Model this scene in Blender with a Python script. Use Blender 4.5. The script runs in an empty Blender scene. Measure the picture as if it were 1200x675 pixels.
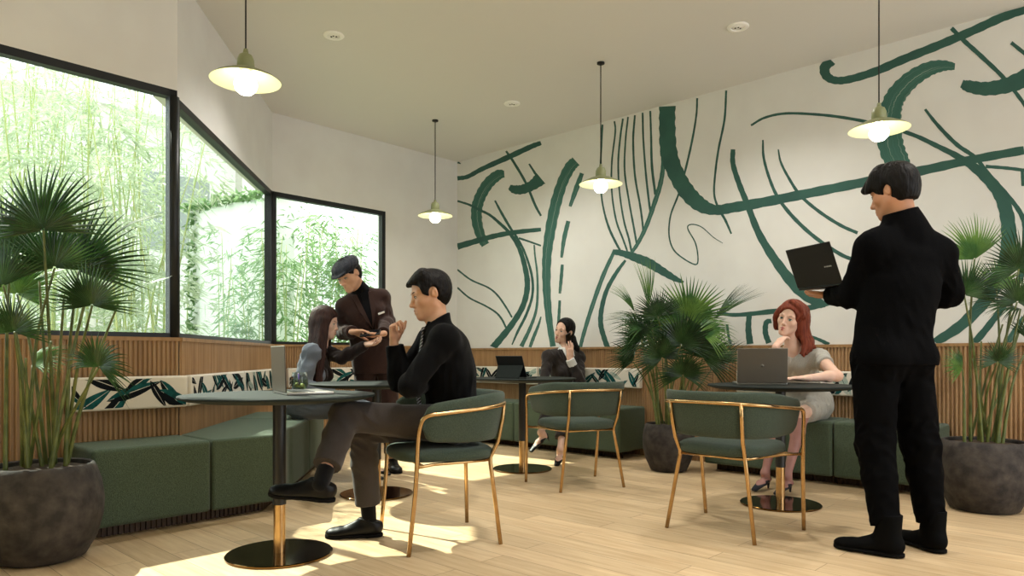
import bpy, math, random
import numpy as np
from mathutils import Vector, Matrix
C = bpy.context.scene.collection
PI = math.pi
rng = random.Random(7)
F, YH, CH = 835.0, 417.0, 0.93          # focal length and horizon of the 1200x675 frame, eye height


def at(px, py, depth):
    return Vector(((px - 600) / F * depth, depth, CH + (YH - py) / F * depth))


def on(px, py, z=0.0):
    d = (CH - z) * F / (py - YH)
    return Vector(((px - 600) / F * d, d, z))


def hexc(h, a=1.0):
    v = [int(h[i:i + 2], 16) / 255 for i in (0, 2, 4)]
    return tuple((x / 12.92 if x <= .04045 else ((x + .055) / 1.055) ** 2.4) for x in v) + (a,)


# ------------------------------------------------------------------ materials
def new_mat(name):
    m = bpy.data.materials.new(name)
    m.use_nodes = True
    nt = m.node_tree
    return m, nt, nt.nodes['Principled BSDF']


def mat(name, col, rough=.5, metal=0., spec=.5, col2=None, nscale=20., ndetail=3., bump=0., bscale=None, contrast=(.35, .65), stretch=(1, 1, 1), sheen=0., coat=0., trans=0.):
    m, nt, b = new_mat(name)
    b.inputs['Roughness'].default_value = rough
    b.inputs['Metallic'].default_value = metal
    b.inputs['Specular IOR Level'].default_value = spec
    c1 = hexc(col)
    b.inputs['Base Color'].default_value = c1
    if sheen:
        b.inputs['Sheen Weight'].default_value = sheen
        b.inputs['Sheen Roughness'].default_value = .5
    if coat:
        b.inputs['Coat Weight'].default_value = coat
    if col2 or bump:
        tc = nt.nodes.new('ShaderNodeTexCoord')
        mp = nt.nodes.new('ShaderNodeMapping')
        mp.inputs['Scale'].default_value = stretch
        nt.links.new(tc.outputs['Object'], mp.inputs['Vector'])
        if col2:
            nz = nt.nodes.new('ShaderNodeTexNoise')
            nz.inputs['Scale'].default_value = nscale
            nz.inputs['Detail'].default_value = ndetail
            nt.links.new(mp.outputs['Vector'], nz.inputs['Vector'])
            cr = nt.nodes.new('ShaderNodeValToRGB')
            cr.color_ramp.elements[0].position = contrast[0]
            cr.color_ramp.elements[1].position = contrast[1]
            cr.color_ramp.elements[0].color = c1
            cr.color_ramp.elements[1].color = hexc(col2)
            nt.links.new(nz.outputs['Fac'], cr.inputs['Fac'])
            nt.links.new(cr.outputs['Color'], b.inputs['Base Color'])
        if bump:
            n2 = nt.nodes.new('ShaderNodeTexNoise')
            n2.inputs['Scale'].default_value = bscale or nscale
            n2.inputs['Detail'].default_value = 4
            nt.links.new(mp.outputs['Vector'], n2.inputs['Vector'])
            bp = nt.nodes.new('ShaderNodeBump')
            bp.inputs['Strength'].default_value = bump
            bp.inputs['Distance'].default_value = .01
            nt.links.new(n2.outputs['Fac'], bp.inputs['Height'])
            nt.links.new(bp.outputs['Normal'], b.inputs['Normal'])
    return m


def leaf_mat(name, col, col2, trans=.4, rough=.4, spec=.4):
    m, nt, b = new_mat(name)
    tc = nt.nodes.new('ShaderNodeTexCoord')
    nz = nt.nodes.new('ShaderNodeTexNoise')
    nz.inputs['Scale'].default_value = 9
    nt.links.new(tc.outputs['Object'], nz.inputs['Vector'])
    cr = nt.nodes.new('ShaderNodeValToRGB')
    cr.color_ramp.elements[0].position = .35
    cr.color_ramp.elements[1].position = .68
    cr.color_ramp.elements[0].color = hexc(col)
    cr.color_ramp.elements[1].color = hexc(col2)
    nt.links.new(nz.outputs['Fac'], cr.inputs['Fac'])
    nt.links.new(cr.outputs['Color'], b.inputs['Base Color'])
    b.inputs['Roughness'].default_value = rough
    b.inputs['Specular IOR Level'].default_value = spec
    tr = nt.nodes.new('ShaderNodeBsdfTranslucent')
    nt.links.new(cr.outputs['Color'], tr.inputs['Color'])
    mx = nt.nodes.new('ShaderNodeMixShader')
    mx.inputs[0].default_value = trans
    out = nt.nodes['Material Output']
    nt.links.new(b.outputs[0], mx.inputs[1])
    nt.links.new(tr.outputs[0], mx.inputs[2])
    nt.links.new(mx.outputs[0], out.inputs['Surface'])
    return m


def glass_mat(name, tint='f4faf6', gloss=1.0):
    m = bpy.data.materials.new(name)
    m.use_nodes = True
    nt = m.node_tree
    nt.nodes.clear()
    out = nt.nodes.new('ShaderNodeOutputMaterial')
    t = nt.nodes.new('ShaderNodeBsdfTransparent')
    t.inputs[0].default_value = hexc(tint)
    g = nt.nodes.new('ShaderNodeBsdfGlossy')
    g.inputs['Roughness'].default_value = .0
    fr = nt.nodes.new('ShaderNodeFresnel')
    fr.inputs['IOR'].default_value = 1.45
    mx = nt.nodes.new('ShaderNodeMixShader')
    ml = nt.nodes.new('ShaderNodeMath')
    ml.operation = 'MULTIPLY'
    ge = nt.nodes.new('ShaderNodeNewGeometry')
    iv = nt.nodes.new('ShaderNodeMath'); iv.operation = 'MULTIPLY_ADD'
    iv.inputs[1].default_value = -gloss; iv.inputs[2].default_value = gloss
    nt.links.new(ge.outputs['Backfacing'], iv.inputs[0])
    nt.links.new(fr.outputs[0], ml.inputs[0])
    nt.links.new(iv.outputs[0], ml.inputs[1])
    nt.links.new(ml.outputs[0], mx.inputs[0])
    nt.links.new(t.outputs[0], mx.inputs[1])
    nt.links.new(g.outputs[0], mx.inputs[2])
    nt.links.new(mx.outputs[0], out.inputs[0])
    return m


def emit_mat(name, col, strength):
    m, nt, b = new_mat(name)
    b.inputs['Base Color'].default_value = hexc(col)
    b.inputs['Emission Color'].default_value = hexc(col)
    b.inputs['Emission Strength'].default_value = strength
    return m


# ------------------------------------------------------------------ mesh helpers
class MB:
    """collects geometry, builds ONE mesh object"""
    def __init__(s):
        s.v = []; s.f = []; s.m = []; s.sm = []

    def add(s, verts, faces, mi=0, smooth=True):
        o = len(s.v)
        s.v += [tuple(p) for p in verts]
        for f in faces:
            s.f.append(tuple(i + o for i in f)); s.m.append(mi); s.sm.append(smooth)
        return s

    def box(s, lo, hi, M=None, mi=0):
        x0, y0, z0 = lo; x1, y1, z1 = hi
        p = [Vector(q) for q in ((x0, y0, z0), (x1, y0, z0), (x1, y1, z0), (x0, y1, z0), (x0, y0, z1), (x1, y0, z1), (x1, y1, z1), (x0, y1, z1))]
        if M: p = [M @ q for q in p]
        return s.add(p, [(0, 3, 2, 1), (4, 5, 6, 7), (0, 1, 5, 4), (1, 2, 6, 5), (2, 3, 7, 6), (3, 0, 4, 7)], mi, False)

    def tube(s, pts, r, n=10, closed=False, mi=0, cap=True):
        pts = [Vector(p) for p in pts]
        rs = r if isinstance(r, (list, tuple)) else [r] * len(pts)
        m = len(pts)
        rings = []
        prev = None
        for i, p in enumerate(pts):
            if closed: t = pts[(i + 1) % m] - pts[i - 1]
            else: t = pts[min(i + 1, m - 1)] - pts[max(i - 1, 0)]
            t.normalize()
            if prev is None:
                a = Vector((0, 0, 1)) if abs(t.z) < .9 else Vector((1, 0, 0))
                u = t.cross(a).normalized()
            else:
                u = (prev - t * prev.dot(t)).normalized()
            prev = u
            w = t.cross(u)
            rings.append([p + (u * math.cos(2 * PI * k / n) + w * math.sin(2 * PI * k / n)) * rs[i] for k in range(n)])
        v = [q for R in rings for q in R]
        f = []
        for i in range(m if closed else m - 1):
            j = (i + 1) % m
            for k in range(n):
                l = (k + 1) % n
                f.append((i * n + k, i * n + l, j * n + l, j * n + k))
        if cap and not closed:
            f.append(tuple(range(n - 1, -1, -1))); f.append(tuple((m - 1) * n + k for k in range(n)))
        return s.add(v, f, mi)

    def lathe(s, prof, n=32, M=None, mi=0, cap=True):
        v = []; f = []
        m = len(prof)
        for r, z in prof:
            for k in range(n):
                a = 2 * PI * k / n
                p = Vector((r * math.cos(a), r * math.sin(a), z))
                v.append(M @ p if M else p)
        for i in range(m - 1):
            for k in range(n):
                l = (k + 1) % n
                f.append((i * n + k, i * n + l, (i + 1) * n + l, (i + 1) * n + k))
        if cap:
            if prof[0][0] > 1e-4: f.append(tuple(range(n - 1, -1, -1)))
            if prof[-1][0] > 1e-4: f.append(tuple((m - 1) * n + k for k in range(n)))
        return s.add(v, f, mi)

    def prism(s, poly, z0, z1, mi=0, M=None):
        n = len(poly)
        v = [Vector((p[0], p[1], z0)) for p in poly] + [Vector((p[0], p[1], z1)) for p in poly]
        if M: v = [M @ q for q in v]
        f = [tuple(range(n - 1, -1, -1)), tuple(range(n, 2 * n))] + [(i, (i + 1) % n, n + (i + 1) % n, n + i) for i in range(n)]
        return s.add(v, f, mi, False)

    def build(s, name, mats, parent=None, bevel=0., seg=2, subsurf=0, angle=40):
        me = bpy.data.meshes.new(name)
        me.from_pydata(s.v, [], s.f)
        if not isinstance(mats, (list, tuple)): mats = [mats]
        for m in mats: me.materials.append(m)
        me.polygons.foreach_set('material_index', s.m)
        me.polygons.foreach_set('use_smooth', s.sm)
        me.update()
        o = bpy.data.objects.new(name, me)
        C.objects.link(o)
        if parent: o.parent = parent
        if bevel:
            b = o.modifiers.new('bevel', 'BEVEL'); b.width = bevel; b.segments = seg; b.limit_method = 'ANGLE'; b.angle_limit = math.radians(angle); b.harden_normals = False
            me.polygons.foreach_set('use_smooth', [True] * len(me.polygons))
            try: me.set_sharp_from_angle(angle=math.radians(50))
            except Exception: pass
        if subsurf:
            b = o.modifiers.new('sub', 'SUBSURF'); b.levels = subsurf; b.render_levels = subsurf
        return o


def sharp(o, deg=45):
    o.data.polygons.foreach_set('use_smooth', [True] * len(o.data.polygons))
    o.data.set_sharp_from_angle(angle=math.radians(deg))
    return o


def tag(o, label=None, cat=None, group=None, kind=None):
    if label: o['label'] = label
    if cat: o['category'] = cat
    if group: o['group'] = group
    if kind: o['kind'] = kind
    return o


def thing(name, label, cat, loc=(0, 0, 0), rz=0., group=None):
    o = bpy.data.objects.new(name, None)
    o.empty_display_size = .1
    C.objects.link(o)
    o.location = loc; o.rotation_euler = (0, 0, rz)
    return tag(o, label, cat, group)


def copy_tree(o, parent=None):
    c = o.copy(); C.objects.link(c)
    if parent: c.parent = parent
    for ch in list(o.children): copy_tree(ch, c)
    return c


def bez(pts, n=8):
    """Catmull-Rom through points"""
    pts = [np.array(p, float) for p in pts]
    P = [2 * pts[0] - pts[1]] + pts + [2 * pts[-1] - pts[-2]]
    out = []
    for i in range(1, len(P) - 2):
        for k in range(n):
            t = k / n
            a, b, c, d = P[i - 1:i + 3]
            out.append(.5 * (2 * b + (c - a) * t + (2 * a - 5 * b + 4 * c - d) * t * t + (3 * b - a - 3 * c + d) * t ** 3))
    out.append(pts[-1])
    return out
# ------------------------------------------------------------------ the room
R = Vector((.73, -.683, 0)).normalized()          # along the mural wall, towards the viewer's right
B = Vector((-R.y * -1, 0, 0))                      # placeholder, set below
B = Vector((-.683, -.73, 0)).normalized()          # along the back wall, from the mural corner leftwards
C0 = Vector((-.65, 8.47, 0))
P1 = C0 + B * 2.37
P2 = Vector((-2.02, 4.30, 0))
H = 3.235
SILL, HEAD = 1.04, 2.49
NR = Vector((R.y, -R.x, 0))                        # into the room from the mural wall
if NR.dot(-C0) < 0: NR = -NR
LEFT_END = P2 + B * 5.5
RIGHT_END = C0 + R * 9.5
REAR_LEFT = LEFT_END + R * 4.2
REAR_R = RIGHT_END + NR * 3.0

M_wall = mat('white_plaster', 'e3e2de', .85, col2='dedcd8', nscale=3, bump=.02, bscale=60)
M_ceil = mat('ceiling_paint', 'e0deda', .9)
M_frame = mat('black_window_metal', '1b1d1e', .45, .3)
M_sill = mat('stone_sill', 'c9c4ba', .6)


def wood_floor():
    m, nt, b = new_mat('oak_planks')
    N, L = nt.nodes, nt.links
    tc = N.new('ShaderNodeTexCoord')
    mp = N.new('ShaderNodeMapping')
    mp.inputs['Rotation'].default_value = (0, 0, -math.atan2(R.y, R.x))
    L.new(tc.outputs['Object'], mp.inputs['Vector'])
    br = N.new('ShaderNodeTexBrick')
    br.inputs['Scale'].default_value = 1
    br.inputs['Brick Width'].default_value = 1.15
    br.inputs['Row Height'].default_value = .15
    br.inputs['Mortar Size'].default_value = .0016
    br.inputs['Mortar Smooth'].default_value = .3
    br.inputs['Bias'].default_value = 0
    br.inputs['Color1'].default_value = (0, 0, 0, 1)
    br.inputs['Color2'].default_value = (1, 1, 1, 1)
    br.inputs['Mortar'].default_value = (.5, .5, .5, 1)
    br.offset = .37
    L.new(mp.outputs[0], br.inputs['Vector'])
    mp2 = N.new('ShaderNodeMapping')
    mp2.inputs['Scale'].default_value = (1.2, 14, 1)
    L.new(mp.outputs[0], mp2.inputs['Vector'])
    add = N.new('ShaderNodeVectorMath'); add.operation = 'ADD'
    sc = N.new('ShaderNodeVectorMath'); sc.operation = 'SCALE'
    sc.inputs['Scale'].default_value = 17
    L.new(br.outputs['Color'], sc.inputs[0])
    L.new(mp2.outputs[0], add.inputs[0]); L.new(sc.outputs[0], add.inputs[1])
    nz = N.new('ShaderNodeTexNoise'); nz.inputs['Scale'].default_value = 2.2; nz.inputs['Detail'].default_value = 6; nz.inputs['Roughness'].default_value = .6
    L.new(add.outputs[0], nz.inputs['Vector'])
    cr = N.new('ShaderNodeValToRGB')
    cr.color_ramp.elements[0].position = .3; cr.color_ramp.elements[1].position = .72
    cr.color_ramp.elements[0].color = hexc('c8aa82'); cr.color_ramp.elements[1].color = hexc('e2caa5')
    L.new(nz.outputs['Fac'], cr.inputs['Fac'])
    tone = N.new('ShaderNodeMix'); tone.data_type = 'RGBA'; tone.blend_type = 'MULTIPLY'
    cr2 = N.new('ShaderNodeValToRGB')
    cr2.color_ramp.elements[0].color = (.86, .84, .80, 1); cr2.color_ramp.elements[1].color = (1.06, 1.05, 1.03, 1)
    L.new(br.outputs['Color'], cr2.inputs['Fac'])
    tone.inputs[0].default_value = 1
    L.new(cr.outputs[0], tone.inputs[6]); L.new(cr2.outputs[0], tone.inputs[7])
    gap = N.new('ShaderNodeMix'); gap.data_type = 'RGBA'; gap.blend_type = 'MIX'
    L.new(br.outputs['Fac'], gap.inputs[0]); L.new(tone.outputs[2], gap.inputs[6])
    gap.inputs[7].default_value = hexc('8a6b4c')
    L.new(gap.outputs[2], b.inputs['Base Color'])
    b.inputs['Roughness'].default_value = .42
    b.inputs['Specular IOR Level'].default_value = .35
    bp = N.new('ShaderNodeBump'); bp.inputs['Strength'].default_value = .25; bp.inputs['Distance'].default_value = .003; bp.invert = True
    L.new(br.outputs['Fac'], bp.inputs['Height']); L.new(bp.outputs[0], b.inputs['Normal'])
    return m


def wood_mat(name, c1, c2, rough=.5):
    return mat(name, c1, rough, spec=.3, col2=c2, nscale=2.2, ndetail=5, stretch=(9, 9, .9), contrast=(.3, .7))


M_oak = wood_mat('ribbed_oak', '957452', 'b39068')
M_rail = wood_mat('oak_rail', '8d6c48', 'a88358')
M_plinth = wood_mat('dark_oak_plinth', '3d2b1c', '4e3926')

fl = MB(); fl.prism([(C0 + NR * -.3 + R * -.3)[:2], RIGHT_END[:2], REAR_R[:2], REAR_LEFT[:2], LEFT_END[:2], P2[:2], P1[:2]][::1], -.12, 0)
floor = fl.build('floor', wood_floor()); tag(floor, kind='structure')
ce = MB(); ce.prism([(C0 + NR * -.3 + R * -.3)[:2], RIGHT_END[:2], REAR_R[:2], REAR_LEFT[:2], LEFT_END[:2], (P2 + Vector((-.3, 0, 0)))[:2], (P1 + Vector((-.2, .1, 0)))[:2]], H, H + .15)
tag(ce.build('ceiling', M_ceil), kind='structure')


def frame_M(a, b, n):
    """x along a->b, y = into the wall (away from the room), z up"""
    d = (b - a).normalized()
    M = Matrix.Identity(4)
    for i in range(3):
        M[i][0] = d[i]; M[i][1] = -n[i]; M[i][2] = (0, 0, 1)[i]; M[i][3] = a[i]
    return M


def inward(a, b, inside=Vector((0, 4, 0))):
    d = (b - a).normalized()
    n = Vector((-d.y, d.x, 0))
    return n if n.dot(inside - a) > 0 else -n


def wall(name, a, b, holes=(), thick=.14):
    n = inward(a, b)
    M = frame_M(a, b, n); L = (b - a).length
    mb = MB(); x = 0
    for h0, h1, z0, z1 in holes:
        if h0 > x: mb.box((x, 0, 0), (h0, thick, H), M)
        mb.box((h0, 0, 0), (h1, thick, z0), M); mb.box((h0, 0, z1), (h1, thick, H), M)
        x = h1
    if x < L: mb.box((x, 0, 0), (L, thick, H), M)
    return tag(mb.build(name, M_wall), kind='structure'), M, L


LB = (P1 - C0).length
wall('wall_right', C0, RIGHT_END)
wall('wall_back', C0, P1, [(1.05, LB, SILL, HEAD)])
LD = (P2 - P1).length
wall('wall_diagonal', P1, P2, [(.0, LD, SILL, HEAD)])
LL = (LEFT_END - P2).length
wall('wall_left', P2, LEFT_END, [(.0, 2.6, SILL, HEAD + .04), (2.75, 5.3, SILL, HEAD + .04)])

wall('wall_rear_left', LEFT_END, REAR_LEFT)
wall('wall_rear', REAR_LEFT, REAR_LEFT.lerp(REAR_R, .88))

M_glass = glass_mat('window_glass', gloss=.45)
wn = 0


def window(a, b, x0, x1, inset=.0, bars=(), z0=SILL, z1=HEAD, w=.045):
    global wn
    wn += 1
    n = inward(a, b); M = frame_M(a, b, n)
    mb = MB()
    d0, d1 = inset, inset + .06
    mb.box((x0, d0, z0), (x1, d1, z0 + w * .6), M); mb.box((x0, d0, z1 - w), (x1, d1, z1), M)
    mb.box((x0, d0, z0), (x0 + w, d1, z1), M); mb.box((x1 - w, d0, z0), (x1, d1, z1), M)
    for x in bars: mb.box((x - w / 2, d0, z0), (x + w / 2, d1, z1), M)
    o = tag(mb.build('window_%d' % wn, M_frame), kind='structure')
    g = MB(); g.box((x0 + w, d0 + .026, z0 + w * .6), (x1 - w, d0 + .034, z1 - w), M)
    p = g.build('window_pane', M_glass, o)
    return o


window(C0, P1, 1.05, LB)
window(P1, P2, .0, LD)
window(P2, LEFT_END, .0, 2.6, z1=HEAD + .04)
window(P2, LEFT_END, 2.75, 5.3, z1=HEAD + .04)
# black corner posts where the panes meet
for i, (p, s) in enumerate(((P2, .03), (P1, .026))):
    mb = MB(); mb.lathe([(s, SILL), (s, HEAD)], 12, Matrix.Translation(p + Vector((-.02, .0, 0))))
    tag(mb.build('trim_%d' % (i + 1), M_frame), kind='structure')


# ribbed timber wainscot, one run per wall
def wainscot(name, a, b, ext0=0., ext1=0., pitch=.026, top=SILL):
    n = inward(a, b); M = frame_M(a, b, n); L = (b - a).length
    mb = MB()
    x0, x1 = -ext0, L + ext1
    k = int((x1 - x0) / pitch)
    prof = []
    for i in range(k):
        x = x0 + i * pitch
        prof += [(x, -.016), (x + pitch * .22, -.016), (x + pitch * .26, -.0225), (x + pitch * .42, -.028), (x + pitch * .64, -.028), (x + pitch * .82, -.0225), (x + pitch * .86, -.016)]
    prof.append((x1, -.016))
    v = [M @ Vector((x, y, .0)) for x, y in prof] + [M @ Vector((x, y, top - .022)) for x, y in prof]
    q = len(prof)
    mb.add(v, [(i, i + 1, q + i + 1, q + i) for i in range(q - 1)], 0, False)
    o = tag(mb.build(name, M_oak), kind='structure')
    r = MB(); r.box((x0, -.034, top - .022), (x1, .05, top), M)
    r.build('top_rail', M_rail, o)
    return o


wainscot('baseboard_right', C0, RIGHT_END, 0, -.1, top=1.018)
wainscot('baseboard_back', C0, P1, 0, 0)
wainscot('baseboard_diagonal', P1, P2, 0, .01)
wainscot('baseboard_left', P2, LEFT_END, 0.0)

# ------------------------------------------------------------------ the mural
M_paint = mat('mural_green_paint', '2f5d52', .7, col2='28524a', nscale=5, contrast=(.3, .7))


def dry_mat():
    m, nt, b = new_mat('mural_dry_brush')
    N, L = nt.nodes, nt.links
    uv = N.new('ShaderNodeUVMap')
    mp = N.new('ShaderNodeMapping'); mp.inputs['Scale'].default_value = (.35, 14, 1)
    L.new(uv.outputs[0], mp.inputs[0])
    nz = N.new('ShaderNodeTexNoise'); nz.inputs['Scale'].default_value = 1; nz.inputs['Detail'].default_value = 4
    L.new(mp.outputs[0], nz.inputs['Vector'])
    cr = N.new('ShaderNodeValToRGB')
    cr.color_ramp.elements[0].position = .60; cr.color_ramp.elements[1].position = .72
    cr.color_ramp.elements[0].color = hexc('2f5d52'); cr.color_ramp.elements[1].color = hexc('c9cabf')
    mid = cr.color_ramp.elements.new(.60); mid.color = hexc('3a6b5f')
    cr.color_ramp.elements[0].position = .36
    L.new(nz.outputs['Fac'], cr.inputs[0]); L.new(cr.outputs[0], b.inputs['Base Color'])
    b.inputs['Roughness'].default_value = .7
    return m


M_dry = dry_mat()


def to_wall(px, py, off):
    """where the sight line through a picture point meets the mural wall"""
    d = Vector(((px - 600) / F, 1, (YH - py) / F)); o = Vector((0, 0, CH))
    t = (C0 + NR * off - o).dot(NR) / d.dot(NR)
    return o + d * t


STROKES = [
 # west strip, next to the corner
 ([(536, 190), (540, 192)], [3, 1], 0), ([(536, 209), (548, 207), (565, 198), (596, 184), (622, 172), (634, 167.5)], [5, 5, 5.5, 6.5, 6, 5], 0),
 ([(591, 204), (584, 205), (573, 214), (564, 228), (559, 243), (559, 260), (564, 278), (569, 287)], [8, 12, 13, 13, 13, 12.5, 11, 10], 1),
 ([(593, 177), (602, 190), (616, 214), (627, 240), (634, 253)], [2.5, 3, 3, 3, 2.5], 0),
 ([(597, 219), (603, 222), (612, 222), (624, 217), (634, 209)], [6, 10, 11, 12, 16], 0),
 ([(620, 192), (629, 206)], [2, 3], 0),
 ([(536, 235.5), (550, 240), (562, 246), (574, 252), (586, 262), (597, 273), (608, 290), (615, 312), (618, 335), (613, 358), (600, 380), (584, 400), (577, 408)], [2.2, 2.6, 3, 3, 3.6, 4, 5, 6, 6.5, 6.5, 7, 8, 8], 0),
 ([(580, 235), (588, 250), (598, 267), (606, 279), (615, 296), (623, 322), (624, 345), (617, 368), (607, 388), (600, 404)], [2, 3, 3, 3, 2.6, 3, 3, 3.2, 3, 1.5], 0),
 ([(536, 289), (560, 282), (580, 276.5), (605, 272), (634, 269)], [7.5, 6.5, 6, 5.5, 4.5], 0),
 ([(608, 279), (620, 283), (634, 288)], [2.5, 2.2, 2], 0),
 ([(626, 287), (627, 300), (629.5, 320), (630, 345), (628, 365), (621, 385), (611, 406)], [2, 2, 2.4, 2.8, 3.2, 4, 5], 1),
 ([(634, 371), (631, 381), (625, 396), (621, 407)], [1.5, 3, 4, 3.5], 1),
 ([(536, 316), (552, 328), (572, 337), (583, 346), (593, 360), (600, 372)], [2, 2, 2, 2.2, 2.2, 2], 0),
 ([(536, 337), (550, 349), (568, 358), (581, 366), (588, 374), (593, 384)], [2, 2, 2, 2.2, 2.4, 2.2], 0),
 # two tall dry-brush strokes
 ([(675, 189), (668, 196), (659, 214), (651, 240), (645, 270), (641, 300), (640.5, 335), (643, 370), (648, 406)], [12, 13, 12.5, 13, 12.5, 11, 9.5, 8, 6.5], 1),
 ([(682, 203), (675, 222), (668, 242)], [5, 6, 3.5], 1), ([(666, 259), (661, 280), (658, 302)], [5, 5, 3], 1),
 ([(659, 310), (657.5, 328), (656, 344)], [3.5, 4, 3], 1), ([(656, 352), (655, 370), (654, 384)], [3, 3.5, 3], 1),
 # harp of lines
 ([(706, 146), (704, 190), (704.5, 225), (708, 248), (714, 268), (722, 285), (727, 294)], [2.2, 2.2, 2, 2.2, 2.8, 2.8, 2.5], 0),
 ([(720, 142), (721, 155), (717, 190), (717, 225), (722, 258), (730, 280), (735, 294)], [2, 2, 2, 2, 2.2, 2.2, 2.2], 0),
 ([(730, 139), (727, 160), (724.5, 190), (726, 225), (731, 258), (737, 280), (740, 295)], [2.2, 2.2, 2.2, 2, 2.2, 2.4, 2.4], 0),
 ([(736, 137), (733, 165), (732, 200), (737, 235), (743, 268), (746, 285)], [2, 2, 2.2, 2.2, 2.4, 2.4], 0),
 ([(744, 135), (742, 165), (744, 205), (750, 240), (753, 262), (754, 276)], [2.2, 2.4, 2.4, 2.4, 2.4, 2.4], 0),
 ([(753, 132), (754, 165), (757, 205), (761, 240), (763, 252)], [2.2, 2.2, 2.4, 2.6, 2.6], 0),
 ([(762, 130), (763, 160), (764, 195), (768, 228)], [2.2, 2.4, 3, 3], 0),
 ([(777, 175), (777, 195), (774, 215), (767, 238), (757, 266), (747, 286), (740, 296)], [5, 5, 5.5, 5.5, 5, 4.5, 4], 1),
 # the arch under the harp
 ([(720, 294), (706, 325), (692, 365), (683, 395), (680, 408)], [4, 5, 5, 4.5, 4], 1),
 ([(718, 295), (730, 297), (745, 302), (760, 308), (775, 317), (790, 326), (801, 331)], [6, 7.5, 10, 11, 9.5, 7, 3], 0),
 ([(733, 305), (722, 320), (711, 340), (705, 362), (704, 380), (708, 396), (713, 410)], [3, 4.5, 5, 5.5, 6, 6, 6.5], 0),
 ([(746, 396), (737, 401), (730, 409)], [3, 3, 3], 0), ([(756, 400), (750, 409)], [3, 3], 0),
 # broad hook and horizontal band
 ([(782, 124), (782, 150), (784, 180), (793, 205), (806, 226), (821, 240), (838, 246), (860, 243), (900, 236), (960, 224), (1020, 212), (1080, 200), (1140, 187), (1200, 176)], [19, 19, 20, 19, 19, 17, 12, 12, 11.5, 11, 11, 11, 10, 10], 0),
 ([(817, 115), (816, 135), (811, 165), (803, 200), (795, 228), (786, 252), (784, 275), (789, 292), (801, 303), (815, 310), (818, 303), (815, 285), (806, 268), (810, 263), (822, 266), (836, 278), (847, 285)], [2.2, 2.2, 2.5, 2.5, 2.2, 2, 1.8, 1.8, 1.6, 1.6, 1.5, 1.6, 1.4, 1.4, 1.2, 1, .7], 0),
 ([(851, 106), (849, 140), (842, 175), (838, 205), (837, 228), (842, 244), (850, 258), (857, 274)], [2.4, 2.5, 2.5, 2.4, 2.4, 2.8, 3, 2], 0),
 ([(859, 175), (859, 192), (866, 215), (876, 240), (890, 275), (912, 310), (935, 338), (958, 354), (968, 357)], [5.5, 6, 6.5, 7, 8.5, 11, 13, 12, 6], 0),
 ([(972, 356), (945, 361), (905, 365), (862, 369), (840, 366)], [4, 6.5, 6, 4.5, 4], 0),
 ([(878, 369), (877, 385), (879, 403)], [6, 7, 8], 0), ([(904, 376), (898, 378), (897, 390), (901, 402)], [5, 6, 6.5, 6.5], 0),
 ([(852, 380), (854, 395), (857, 405)], [3, 3, 3], 0), ([(950, 394), (962, 399), (972, 404)], [3, 4, 4.5], 0),
 ([(894, 164), (895, 185), (902, 210), (912, 232), (930, 255), (955, 278), (985, 298), (1005, 306)], [2, 3, 3.5, 4, 4.5, 4.5, 4.5, 4], 0),
 ([(912, 175), (915, 190), (924, 208), (938, 229), (960, 248), (985, 264), (1005, 273)], [1.6, 2.6, 3.2, 3.8, 4, 4, 3.8], 0),
 ([(880, 147), (896, 138), (920, 133), (955, 134), (990, 138), (1030, 146), (1070, 158), (1100, 172), (1125, 185), (1150, 203), (1170, 225), (1180, 252), (1182, 285), (1176, 315), (1160, 345), (1130, 378), (1095, 402)], [2.4, 2.8, 3, 3.2, 3.6, 4, 4.8, 6, 8, 12, 15, 17, 18, 17, 15, 13, 10], 0),
 ([(1084, 128), (1100, 148), (1122, 170), (1142, 184), (1160, 205), (1180, 228), (1196, 250), (1202, 270), (1201, 310), (1185, 345), (1160, 380), (1140, 404)], [3, 4.5, 5, 5, 4, 5, 6, 7, 7, 7, 8, 9], 0),
 ([(1155, 195), (1180, 197), (1204, 200)], [4, 4, 4], 0), ([(1198, 200), (1199, 218)], [4, 4], 0),
 ([(1200, 372), (1188, 390), (1180, 403)], [6, 7, 7], 1),
 ([(1119, 78), (1105, 77), (1088, 81), (1068, 93), (1052, 110), (1045, 125), (1042, 145), (1044, 170), (1052, 190), (1062, 205)], [8, 13, 17, 20, 23, 25, 29, 30, 28, 20], 1),
 ([(976, 71), (967, 78), (968, 88), (978, 94), (995, 93), (1025, 84), (1060, 69), (1100, 53), (1140, 36), (1175, 20), (1205, 9)], [10, 12, 11, 9, 9, 9.5, 10, 10, 10, 10.5, 11], 0),
 ([(1115, 33), (1130, 48), (1150, 66), (1175, 90), (1196, 116), (1206, 132)], [5, 5.5, 5.5, 5, 4.5, 4], 0),
 ([(1127, 98), (1135, 101), (1155, 104), (1180, 100), (1206, 90)], [9, 14, 16, 18, 22], 0), ([(1185, 50), (1205, 66)], [4.5, 5], 0),
]
mural = thing('wall_mural', 'abstract dark green brush stroke mural painted along the long white wall', 'mural', C0)
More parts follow.
